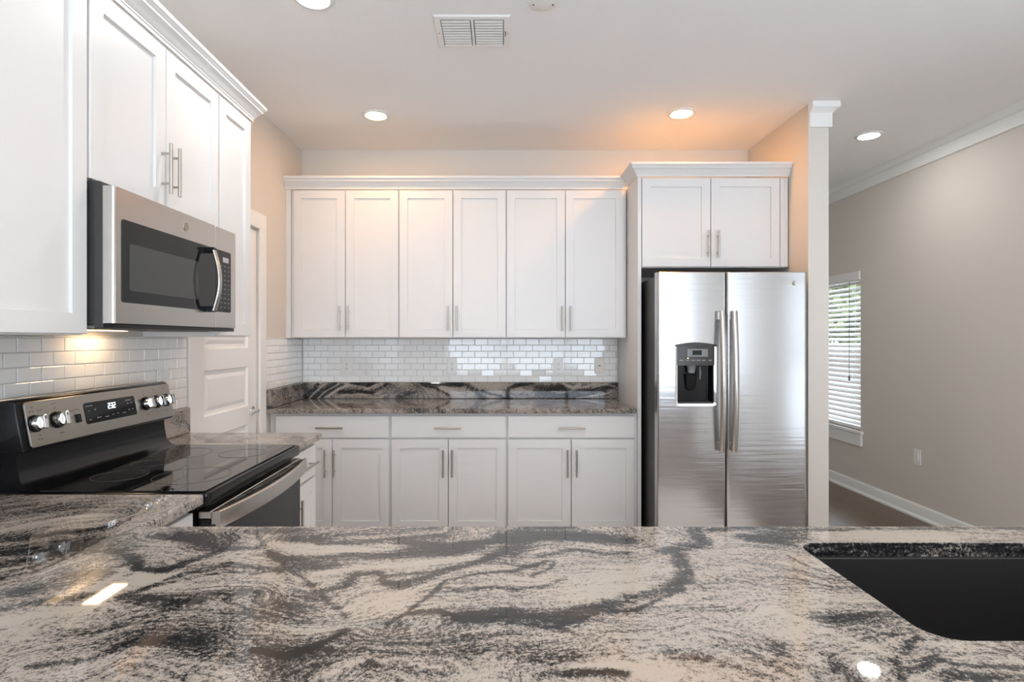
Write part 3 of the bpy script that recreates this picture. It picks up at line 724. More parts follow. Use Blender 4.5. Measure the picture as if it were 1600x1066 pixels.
# ------------------------------------------------------------------ tiles
def tiles(name, label, fn, a0, a1, z0, z1, anchor=0.0, zanchor=SZ):
    """bevelled subway tiles, running bond; fn(a, out, z)"""
    TW, THt, g = 0.0975, 0.0472, 0.0022
    r = root(name, label, 'backsplash tile', fn((a0+a1)/2, 0, z0))
    ox, oy, oz = r.location
    A = MB(); A.prism([(a0, z0), (a1, z0), (a1, z1), (a0, z1)], lambda u, v, t: fn(u, t, v), 0.0004, 0.005)
    A.v = [(x-ox, y-oy, z-oz) for x, y, z in A.v]; A.build('grout', M['grout'], r)
    T = MB(); rr = random.Random(5)
    j = math.floor((z0-zanchor)/THt)
    while zanchor+j*THt < z1-0.004:
        lo, hi = max(z0, zanchor+j*THt+g/2), min(z1, zanchor+(j+1)*THt-g/2)
        sh = (0.5 if j % 2 else 0)*TW
        i = math.floor((a0-anchor-sh)/TW)
        while anchor+sh+i*TW < a1-0.004:
            p, q = max(a0+g/2, anchor+sh+i*TW+g/2), min(a1-g/2, anchor+sh+(i+1)*TW-g/2)
            if q-p > 0.004 and hi-lo > 0.004:
                b = 0.0022; tx, tz = rr.gauss(0, 0.006), rr.gauss(0, 0.006); mx_, mz = (p+q)/2, (lo+hi)/2
                f = lambda a, z, e: 0.0085+(a-mx_)*tx+(z-mz)*tz-e
                vs = [fn(p, 0.0045, lo), fn(q, 0.0045, lo), fn(q, 0.0045, hi), fn(p, 0.0045, hi),
                      fn(p, f(p, lo, 0.0016), lo), fn(q, f(q, lo, 0.0016), lo), fn(q, f(q, hi, 0.0016), hi), fn(p, f(p, hi, 0.0016), hi),
                      fn(p+b, f(p, lo, 0), lo+b), fn(q-b, f(q, lo, 0), lo+b), fn(q-b, f(q, hi, 0), hi-b), fn(p+b, f(p, hi, 0), hi-b)]
                T.add([(x-ox, y-oy, z-oz) for x, y, z in vs], [(0, 1, 5, 4), (1, 2, 6, 5), (2, 3, 7, 6), (3, 0, 4, 7), (4, 5, 9, 8), (5, 6, 10, 9), (6, 7, 11, 10), (7, 4, 8, 11), (8, 9, 10, 11)])
            i += 1
        j += 1
    T.build('subway_tiles', M['tile'], r)
tiles('tile_backsplash', 'white glossy subway tiles on the back wall under the wall cabinets', lambda a, o, z: (a, YB-o, z), XL+0.011, 0.889, SZ+0.001, 1.372)
tiles('tile_backsplash', 'white subway tiles on the left wall behind the range under the microwave', lambda a, o, z: (XL+o, a, z), 0.4, 2.738, SZ+0.001, 1.372, 0.02)
tiles('tile_backsplash', 'narrow strip of white subway tiles on the left wall right of the pantry door', lambda a, o, z: (XL+o, a, z), 3.655, YB-0.011, SZ+0.001, 1.372, 0.02)
s4 = slab('granite_backsplash', [(PY0+0.003, CT+0.0005), (RY0-0.006, CT+0.0005), (RY0-0.006, SZ), (PY0+0.003, SZ)], [(PY0+0.008, RY0-0.011, CT+0.006, SZ-0.005)], 0.028,
     lambda a, b, c: (XL+0.0295+c, a, b), [], [], 0.25, 7.0, 0.008)
tag(s4, 'granite upstand on the left wall beside the peninsula countertop left of the range', 'backsplash')

# ------------------------------------------------------------------ cabinets (local: front face plane y = 0 looking to -y, y grows into the cabinet)
def shaker(parent, x0, x1, z0, z1, y=0.0, th=0.020, st=0.057, name='door', flat=False):
    mb = MB(); e = 0.0018
    def ring(d, yy): return [(x0+d, yy, z0+d), (x1-d, yy, z0+d), (x1-d, yy, z1-d), (x0+d, yy, z1-d)]
    rs = [ring(0, y+th), ring(0, y+e), ring(e, y)]
    if not flat: rs += [ring(st, y), ring(st+0.0015, y+0.0095)]
    for q in rs: mb.v += q
    for i in range(len(rs)-1): mb.f += [(i*4+j, i*4+(j+1) % 4, i*4+4+(j+1) % 4, i*4+4+j) for j in range(4)]
    k = (len(rs)-1)*4
    mb.f += [(k, k+1, k+2, k+3), (3, 2, 1, 0)]
    return mb.build(name, M['white'], parent)
def pull(parent, x, z, length, vertical, y=0.0):
    """bar pull with two posts on a door or drawer front at y"""
    mb = MB(); h = length/2; yo = y-0.033
    if vertical:
        mb.cyl((x, yo, z-h), (x, yo, z+h), 0.006, 14)
        for s in (-1, 1): mb.cyl((x, y+0.0005, z+s*h*0.6), (x, yo, z+s*h*0.6), 0.0042, 10)
    else:
        mb.cyl((x-h, yo, z), (x+h, yo, z), 0.006, 14)
        for s in (-1, 1): mb.cyl((x+s*h*0.6, y+0.0005, z), (x+s*h*0.6, yo, z), 0.0042, 10)
    return mb.build('handle', M['nickel'], parent, smooth=40)
def box_cab(parent, x0, x1, z0, z1, depth, toe=0.0, top=True, stile=0.032, rails=()):
    """carcass of panels with a face frame at y = 0.0205"""
    f = 0.0205; t = 0.018; mb = MB()
    zb = z0+toe
    mb.box(x0, x0+t, f+0.019, depth, z0 if not toe else zb, z1); mb.box(x1-t, x1, f+0.019, depth, z0 if not toe else zb, z1)
    mb.box(x0+t, x1-t, depth-0.008, depth, zb, z1); mb.box(x0+t, x1-t, f+0.019, depth-0.008, zb, zb+t)
    if top: mb.box(x0+t, x1-t, f+0.019, depth-0.008, z1-t, z1)
    mb.box(x0, x0+stile, f, f+0.019, zb, z1); mb.box(x1-stile, x1, f, f+0.019, zb, z1)
    for a, b in ((zb, zb+0.032), (z1-0.035, z1))+tuple(rails): mb.box(x0+stile, x1-stile, f, f+0.019, a, b)
    if toe:
        mb.box(x0+0.002, x1-0.002, 0.075, 0.092, z0, zb); mb.box(x0+0.002, x1-0.002, depth-0.02, depth-0.002, z0, zb)
    return mb.build('cabinet_body', M['white'], parent)

def wall_cabinet(label, loc, rz, W_, doors, z0, z1, depth, pulls, group=None, name='wall_cabinet', frame=None):
    """doors: list of (x0, x1); pulls: list of x or None; z relative to the floor"""
    r = root(name, label, 'cabinet', (loc[0], loc[1], z0), rz, group)
    box_cab(r, 0, W_, 0, z1-z0, depth)
    for (a, b), px in zip(doors, pulls):
        d = shaker(r, a, b, 0.004, z1-z0-0.006)
        if px is not None:
            x, zc, ln = px; pull(d, x, zc-z0, ln, True)
    return r
YU = 4.010           # wall cabinet door faces, back wall
DU = YB-0.0015-YU
ZU0, ZU1 = 1.373, 2.4185
x0 = -1.4785
specs = [(-1.4785, -0.7165, (-1.459, -1.0945), (-1.0905, -0.720), -1.128, -1.067, 'leftmost double-door white wall cabinet on the back wall, next to the left wall'),
         (-0.7155, 0.0405, (-0.712, -0.337), (-0.333, 0.036), -0.367, -0.307, 'middle double-door white wall cabinet on the back wall, between two like it'),
         (0.0415, 0.8885, (0.045, 0.4545), (0.4585, 0.869), 0.433, 0.492, 'wide double-door white wall cabinet on the back wall, next to the refrigerator panel')]
for a, b, d1, d2, p1, p2, lab in specs:
    wall_cabinet(lab, (a, YU, 0), 0, b-a, [(d1[0]-a, d1[1]-a), (d2[0]-a, d2[1]-a)], ZU0, ZU1, DU,
                 [(p1-a, 1.508, 0.175), (p2-a, 1.508, 0.175)], 'double-door wall cabinets along the back wall')
fl = MB().box(XL+0.0012, -1.4795, YU+0.006, YU+0.028, ZU0, ZU1).build('filler_strip', M['white'], None)
tag(fl, 'white filler strip between the left wall and the leftmost back wall cabinet', 'filler strip')
# over the refrigerator
YC = 3.72
ZF0 = 1.8335
fc = wall_cabinet('white double-door cabinet above the refrigerator', (0.9205, YC, 0), 0, 0.957, [(0.005, 0.4515), (0.4555, 0.904)], ZF0, ZU1+0.004, YB-0.0015-YC,
             [(0.432, 1.982, 0.178), (0.494, 1.982, 0.178)])
fs = MB(); fs.box(0.908, 0.9555, 0.002, 0.020, 0.002, ZU1-ZF0-0.002)
fs.box(0.932, 0.9555, -0.004, 0.002, 0.002, ZU1-ZF0-0.002)
fs.build('scribe_stile', M['white'], fc, bev=0.002)
ep = MB().box(0.8955, 0.9195, YC-0.002, YB-0.0015, 0.0005, ZU1+0.004).build('refrigerator_end_panel', M['white'], None, bev=0.0015)
tag(ep, 'tall white end panel standing left of the refrigerator', 'cabinet panel')

crown = [(0.0, 0.0), (0.010, 0.0), (0.010, 0.011), (0.014, 0.0135), (0.014, 0.018), (0.019, 0.022), (0.025, 0.031), (0.035, 0.044), (0.043, 0.049), (0.043, 0.055),
         (0.047, 0.058), (0.052, 0.066), (0.056, 0.068), (0.056, 0.082), (0.0, 0.082)]
cm = sweep_profile(crown, [(XL+0.0015, YU+0.006, ZU1+0.0005), (0.889, YU+0.006, ZU1+0.0005)])
o = cm.build('crown_molding', M['white'], None, smooth=25)
tag(o, 'white crown molding on top of the three double wall cabinets on the back wall', 'molding')
cm = sweep_profile(crown, [(0.8945, YU-0.052, ZU1+0.0045), (0.8945, YC-0.003, ZU1+0.0045), (SX0-0.0015, YC-0.003, ZU1+0.0045)])
o = cm.build('crown_molding', M['white'], None, smooth=25)
tag(o, 'white crown molding wrapping the top of the cabinet above the refrigerator', 'molding')

# base cabinets, back wall
YL = 3.715
def base_cabinet(label, loc, rz, W_, drawer, doors, dpulls, drpull, depth, group=None, zt=0.862, zd=0.720, zdoor=0.709):
    r = root('base_cabinet', label, 'cabinet', (loc[0], loc[1], 0.0005), rz, group)
    box_cab(r, 0, W_, 0, CT-TH-0.0015, depth, toe=0.10, top=False, rails=((0.70, 0.73),))
    if drawer:
        d = shaker(r, drawer[0], drawer[1], zd, zt, name='drawer', flat=True)
        if drpull: pull(d, drpull[0], drpull[1], drpull[2], False)
    for (a, b), px in zip(doors, dpulls):
        d = shaker(r, a, b, 0.118, zdoor)
        if px: pull(d, px[0], px[1], px[2], True)
    return r
specs = [(-1.5095, -0.7205, (-1.469, -0.7285), [(-1.469, -1.1), (-1.0965, -0.7285)], [-1.138, -1.079], -1.109, 'leftmost white base cabinet on the back wall, partly hidden behind the range'),
         (-0.7195, 0.0410, (-0.711, 0.033), [(-0.711, -0.343), (-0.339, 0.033)], [-0.372, -0.314], -0.343, 'middle white base cabinet with one drawer and two doors on the back wall'),
         (0.0420, 0.8935, (0.050, 0.874), [(0.050, 0.460), (0.464, 0.874)], [0.435, 0.494], 0.463, 'rightmost white base cabinet on the back wall, beside the refrigerator panel')]
for a, b, dr, ds, ps, dp, lab in specs:
    base_cabinet(lab, (a, YL, 0), 0, b-a, (dr[0]-a, dr[1]-a), [(p-a, q-a) for p, q in ds], [(p-a, 0.557, 0.177) for p in ps], (dp-a, 0.787, 0.175), YB-0.0015-YL,
                 'drawer base cabinets along the back wall')
# short run beyond and before the range (facing +x)
LXF = -0.882
base_cabinet('narrow white base cabinet with a drawer between the range and the pantry door', (LXF, RY1+0.003, 0), math.pi/2, GY1-RY1-0.010, (0.012, 0.308), [(0.012, 0.308)],
             [(0.032, 0.580, 0.177)], (0.160, 0.790, 0.165), LXF-XL-0.0015)
base_cabinet('white base cabinet under the countertop corner before the range', (LXF, PY1+0.002, 0), math.pi/2, RY0-PY1-0.006, (0.010, 0.268), [(0.010, 0.268)],
             [None], None, LXF-XL-0.0015)
# peninsula, fronts towards the kitchen
for xa, xb, lab in ((-0.06, -0.855, 'white base cabinet at the corner end of the peninsula'), (0.60, -0.058, 'white base cabinet in the peninsula left of the sink'),
                    (1.45, 0.602, 'white sink base cabinet in the peninsula under the sink'), (1.985, 1.452, 'white base cabinet at the open end of the peninsula')):
    w = xa-xb; h = w/2
    base_cabinet(lab, (xa, PY1-0.026, 0), math.pi, w, (0.008, w-0.008), [(0.008, h-0.002), (h+0.002, w-0.008)], [(h-0.03, 0.557, 0.177), (h+0.03, 0.557, 0.177)], (h, 0.787, 0.175), 0.625)
pb = MB().box(XL+0.002, 1.985, 0.690, 0.709, 0.0005, CT-TH-0.0015).build('peninsula_back_panel', M['white'], None)
tag(pb, 'white back panel of the peninsula on the side of the living room', 'cabinet panel')
for x in (-0.9, 0.2, 1.3):
    c = MB().prism([(0, 0), (0.26, 0), (0.26, -0.04), (0.05, -0.20), (0, -0.24)], lambda u, v, a: (x+a, 0.689-u, CT-TH-0.0015+v), -0.025, 0.025).build('counter_bracket', M['white'], None, bev=0.003)
    tag(c, 'white bracket carrying the overhang of the peninsula countertop', 'bracket', 'brackets under the peninsula overhang')

# left wall cabinets (facing +x)
LXU = -1.190; ZL1 = 2.4035; dl = LXU-XL-0.0015
HPI = math.pi/2
wall_cabinet('large white wall cabinet at the left edge, nearest the camera', (LXU, 0.876, 0), HPI, 0.7705, [(0.006, 0.7645)], ZU0, ZL1, dl, [None])
wall_cabinet('white double-door wall cabinet directly above the microwave', (LXU, RY0, 0), HPI, 0.7600, [(0.003, 0.378), (0.382, 0.757)], 1.8255, ZL1, dl,
             [(0.353, 1.962, 0.175), (0.407, 1.962, 0.175)])
wall_cabinet('narrow white wall cabinet right of the microwave, beside the pantry door', (LXU, RY1+0.0015, 0), HPI, 0.3100, [(0.006, 0.306)], ZU0, ZL1, dl, [None])
cm = sweep_profile(crown, [(LXU-0.004, 0.880, ZL1+0.0005), (LXU-0.004, RY1+0.3115, ZL1+0.0005), (XL+0.002, RY1+0.3115, ZL1+0.0005)])
o = cm.build('crown_molding', M['white'], None, smooth=25)
tag(o, 'long white crown molding running along the top of the left wall cabinets', 'molding')

# ------------------------------------------------------------------ microwave (local x = into the picture, y = towards the wall)
def microwave():
    r = root('microwave_oven', 'stainless steel over-the-range microwave on the left wall under the double-door cabinet', 'microwave', (-1.118, 1.650, 1.393), HPI)
    zz = r.location.z; w = 0.754
    Z = lambda z: z-zz
    b = MB(); b.box(0.003, w-0.003, 0.044, 0.383, Z(1.402), Z(1.822)); b.box(0.0, w, 0.034, 0.060, Z(1.393), Z(1.812))
    b.build('case', M['dark_grey'], r, bev=0.002)
    MB().box(0.004, w-0.004, 0.004, 0.052, Z(1.394), Z(1.4075)).build('bottom_trim', M['black'], r, bev=0.002)
    zb, zt = Z(1.408), Z(1.807); xs = 0.584
    # door skin with a rounded near edge
    d = MB(); prof = [(0.0, 0.034)]+[(0.009-0.009*math.cos(t), 0.009-0.009*math.sin(t)) for t in [i*HPI/5 for i in range(6)]]+[(xs-0.001, 0.0), (xs-0.001, 0.034)]
    d.prism(prof, lambda u, v, a: (u, v, a), zb, zt)
    dr = d.build('door', M['steel'], r, smooth=35)
    fx = lambda u, v, a: (u, a, v)
    g0, g1 = Z(1.471), Z(1.717)
    gp = rrect(0.030, xs-0.0015, g0, g1, 0.010)
    MB().prism(gp, fx, -0.0018, 0.0).build('door_glass', M['glass_black'], dr)
    MB().prism(rrect(0.063, 0.452, Z(1.508), Z(1.649), 0.008), fx, -0.0024, -0.0017).build('window', M['window_mesh'], dr)
    # emblem
    ex, ez = 0.374, Z(1.762)
    e = MB(); e.lathe([(0, 0), (0.0165, 0), (0.0165, 0.0016), (0.0155, 0.0022), (0.0142, 0.0016), (0, 0.0016)], lambda x, y, h: (ex+x, -h, ez+y), 28)
    e.tube([(ex+0.009*math.cos(t)*0.8-0.003, -0.0022, ez+0.009*math.sin(t)) for t in [0.6+i*0.55 for i in range(10)]], 0.0009, 6)
    e.tube([(ex+0.005+0.004*math.cos(t), -0.0022, ez+0.0055*math.sin(t)) for t in [0.9+i*0.5 for i in range(10)]], 0.0008, 6)
    e.build('emblem', M['nickel'], dr, smooth=40)
    # control side
    c = MB().box(xs+0.001, w, 0.0, 0.034, zb, zt).build('control_panel', M['steel'], r, bev=0.002)
    MB().prism(rrect(xs+0.0015, w-0.046, g0, g1, 0.008), fx, -0.0018, 0.0).build('control_glass', M['glass_black'], c)
    MB().prism(rrect(xs+0.056, w-0.066, Z(1.672), Z(1.692), 0.002), fx, -0.0022, -0.0017).build('display', M['print_light'], c)
    k = MB()
    for i in range(10):
        for j in range(3):
            xx = xs+0.038+j*0.030; z = Z(1.655-i*0.0185)
            k.box(xx, xx+0.011, -0.0021, -0.0017, z, z+0.0025)
    k.build('key_printing', M['print'] if False else M['grey_plastic'], c)
    # bowed handle on two black brackets
    hx = xs-0.070
    secs = []
    for i in range(17):
        t = i/16; z = Z(1.700)+(Z(1.470)-Z(1.700))*t; y = -0.030-0.022*math.sin(math.pi*t)
        secs.append([(hx+0.012*math.cos(a), y-0.006*math.sin(a)*1.1, z) for a in [2*math.pi*q/14 for q in range(14)]])
    MB().sweep(secs).build('handle', M['steel'], dr, smooth=50)
    for z in (1.700, 1.476):
        br = MB().box(hx-0.011, hx+0.011, -0.034, -0.0015, Z(z)-0.011, Z(z)+0.011).build('handle_bracket', M['black'], dr, bev=0.002)
    # underside
    u = MB().box(0.010, w-0.010, 0.062, 0.380, Z(1.394), Z(1.4015)).build('underside', M['hood_steel'], r)
    for a, b_ in ((0.04, 0.30), (0.45, 0.71)):
        MB().box(a, b_, 0.09, 0.27, Z(1.3922), Z(1.3938)).build('grease_filter', M['charcoal'], u)
    MB().box(0.345, 0.505, 0.292, 0.347, Z(1.3921), Z(1.3938)).build('light_lens', M['hood_lamp'], u)
microwave()

# ------------------------------------------------------------------ range (local x = into the picture, y = towards the wall, y 0 at x = -0.850)
def kitchen_range():
    r = root('electric_range', 'freestanding stainless and black electric range with glass cooktop on the left', 'range', (-0.850, RY0+0.002, 0.0005), HPI)
    w = 0.755
    b = MB(); b.box(0.002, w-0.002, 0.032, 0.655, 0.02, 0.874)
    for x in (0.05, w-0.05):
        for y in (0.08, 0.60): b.cyl((x, y, 0.0), (x, y, 0.021), 0.018, 12)
    b.build('body', M['black'], r)
    ct = MB(); ct.prism(rrect(0.001, w-0.001, -0.004, 0.560, 0.012), lambda u, v, a: (u, v, a), 0.875, 0.914)
    ct.build('cooktop_frame', M['black'], r, bev=0.004, seg=2, smooth=40)
    gl = MB(); gl.prism(rrect(0.010, w-0.010, 0.012, 0.500, 0.010), lambda u, v, a: (u, v, a), 0.9145, 0.9185)
    gt = gl.build('cooktop_glass', M['cooktop'], r, bev=0.0012)
    for cx, cy, rr_ in ((0.20, 0.15, 0.115), (0.20, 0.385, 0.080), (0.56, 0.15, 0.085), (0.56, 0.385, 0.105), (0.385, 0.40, 0.06)):
        q = MB(); q.tube([(cx+rr_*math.cos(t*math.pi/24), cy+rr_*math.sin(t*math.pi/24), 0.9184) for t in range(49)], 0.0009, 6); q.build('burner_ring', M['dark_grey'], gt)
    # backguard
    prof = [(0.500, 0.9145), (0.512, 0.918), (0.535, 0.926), (0.552, 0.945), (0.560, 0.985), (0.564, 1.030), (0.566, 1.060), (0.640, 1.060), (0.652, 0.9145)]
    MB().prism(prof, lambda u, v, a: (a, u, v), 0.012, w-0.012).build('backguard_riser', M['black'], r, smooth=50)
    P0 = Vector((0, 0.528, 1.036)); D = Vector((0, 0.027, 0.141)).normalized(); Nn = Vector((0, -D.z, D.y))
    def pv(x, t, out=0.0):
        q = P0+D*t+Nn*out; return (x, q.y, q.z)
    H_ = 0.1436
    hs = MB(); hs.prism([(0.528+0.004, 1.030), (0.555+0.004, 1.030+0.149), (0.575, 1.184), (0.640, 1.175), (0.640, 1.030)], lambda u, v, a: (a, u, v), 0.0, w)
    bh = hs.build('backguard_housing', M['black'], r, bev=0.004, seg=2, smooth=45)
    pl = MB().prism(rrect(0.022, w-0.004, 0.004, H_-0.003, 0.008), lambda u, v, a: pv(u, v, a), -0.002, 0.004).build('control_panel', M['panel_steel'], r, bev=0.001)
    MB().prism(rrect(0.252, 0.516, 0.040, 0.112, 0.010), lambda u, v, a: pv(u, v, a), 0.0035, 0.0052).build('display', M['glass_black'], pl)
    # clock digits 232
    seg = {'2': 'abged', '3': 'abgcd'}
    dg = MB(); x = 0.366
    for ch in '232':
        dw, dh, t = 0.0105, 0.0200, 0.0028; z = 0.0795
        S = {'a': (0, dw, dh-t, dh), 'd': (0, dw, 0, t), 'g': (0, dw, dh/2-t/2, dh/2+t/2), 'b': (dw-t, dw, dh/2, dh), 'c': (dw-t, dw, 0, dh/2), 'e': (0, t, 0, dh/2), 'f': (0, t, dh/2, dh)}
        for q in seg[ch]:
            a0, a1, c0, c1 = S[q]
            dg.prism([(x+a0, z+c0), (x+a1, z+c0), (x+a1, z+c1), (x+a0, z+c1)], lambda u, v, a: pv(u+(v-z)*0.08, v, a), 0.0052, 0.0056)
        x += 0.0140
    dg.build('clock_digits', M['digit'], pl)
    pr = MB(); rr_ = random.Random(3)
    for (a, t, n) in ((0.262, 0.099, 3), (0.268, 0.082, 1), (0.298, 0.084, 1), (0.268, 0.052, 1), (0.305, 0.055, 2), (0.345, 0.053, 2), (0.382, 0.056, 1), (0.408, 0.057, 1), (0.436, 0.055, 2), (0.462, 0.098, 3), (0.468, 0.086, 1), (0.490, 0.087, 1), (0.470, 0.062, 1), (0.492, 0.063, 1)):
        pr = MB()
        for i in range(n): pr.prism([(a+i*0.011, t), (a+i*0.011+0.008, t), (a+i*0.011+0.008, t+0.0022), (a+i*0.011, t+0.0022)], lambda u, v, q: pv(u, v, q), 0.0052, 0.0055)
        pr.build('display_printing', M['print_light'], pl)
    pk = MB()
    for (a, t, n) in ((0.044, 0.122, 1), (0.034, 0.110, 2), (0.066, 0.110, 2), (0.050, 0.024, 2), (0.056, 0.036, 1), (0.120, 0.124, 2), (0.128, 0.110, 1), (0.135, 0.030, 2), (0.190, 0.092, 2), (0.192, 0.070, 1), (0.213, 0.094, 2),
                      (0.566, 0.122, 1), (0.572, 0.108, 1), (0.640, 0.122, 1), (0.645, 0.110, 1), (0.700, 0.122, 2), (0.570, 0.030, 2), (0.640, 0.030, 1), (0.700, 0.030, 1)):
        pk = MB()
        for i in range(n): pk.prism([(a+i*0.010, t), (a+i*0.010+0.007, t), (a+i*0.010+0.007, t+0.0022), (a+i*0.010, t+0.0022)], lambda u, v, q: pv(u, v, q), 0.004, 0.0043)
        pk.build('panel_printing', M['print'], pl)
    MB().prism(rrect(0.211, 0.229, 0.052, 0.080, 0.002), lambda u, v, a: pv(u, v, a), 0.003, 0.009).build('rocker_switch', M['black'], pl)
    def knob(x, t):
        k = MB().lathe([(0, 0), (0.026, 0), (0.026, 0.006), (0.0245, 0.0075), (0, 0.0075)], lambda a, b_, h: pv(x+a, t+b_, 0.004+h), 30).build('knob', M['black'], pl, smooth=35)
        MB().lathe([(0, 0.007), (0.0225, 0.007), (0.0225, 0.013), (0.021, 0.020), (0.0195, 0.0225), (0.0, 0.0225)], lambda a, b_, h: pv(x+a, t+b_, 0.004+h), 30).build('knob_cap', M['chrome'], k, smooth=35)
        MB().prism(rrect(x-0.0075, x+0.0075, t-0.020, t+0.021, 0.004), lambda u, v, a: pv(u, v, a), 0.026, 0.040).build('knob_grip', M['chrome'], k, bev=0.0015)
        MB().prism(rrect(x-0.0018, x+0.0018, t+0.008, t+0.018, 0.001), lambda u, v, a: pv(u, v, a), 0.0398, 0.0404).build('pointer', M['print'], k)
    for x in (0.048, 0.134, 0.578, 0.648, 0.712): knob(x, 0.074)
    # oven door
    od = MB().box(0.004, w-0.004, -0.006, 0.030, 0.175, 0.838).build('oven_door', M['black'], r, bev=0.002)
    MB().prism(rrect(0.055, w-0.055, 0.235, 0.800, 0.01), lambda u, v, a: (u, a, v), -0.0078, -0.006).build('door_glass', M['glass_black'], od)
    MB().box(0.004, w-0.004, -0.008, 0.028, 0.8385, 0.860).build('top_rail', M['steel'], od, bev=0.002)
    bow = lambda t: -0.030-0.036*math.sin(math.pi*t)**0.8
    secs = []
    for i in range(31):
        t = i/30; x = 0.006+(w-0.012)*t; y = bow(t)
        secs.append([(x, y, 0.816), (x, y-0.004, 0.812), (x, y-0.006, 0.836), (x, y-0.004, 0.859), (x, y, 0.861), (x, y+0.008, 0.861), (x, y+0.008, 0.816)])
    MB().sweep(secs).build('handle', M['steel'], od, smooth=35)
    for x in (0.010, w-0.030): MB().box(x, x+0.020, bow(0.02)+0.006, -0.0075, 0.822, 0.858).build('handle_end', M['steel'], od)
    for i in range(1, 6):
        t = i/6; x = w*t
        MB().box(x-0.005, x+0.005, bow(t)+0.007, -0.0078, 0.845, 0.8585).build('handle_rib', M['steel'], od)
    rl = []
    for i in range(25):
        t = 0.06+0.88*i/24; y = (bow(t)+0.008-0.0075)/2
        rl.append([(w*t, y-0.003, 0.848), (w*t, y+0.003, 0.848), (w*t, y+0.003, 0.8585), (w*t, y-0.003, 0.8585)])
    MB().sweep(rl).build('handle_rib', M['steel'], od)
    dw = MB().box(0.004, w-0.004, -0.006, 0.030, 0.030, 0.168).build('storage_drawer', M['steel'], r, bev=0.003)
kitchen_range()

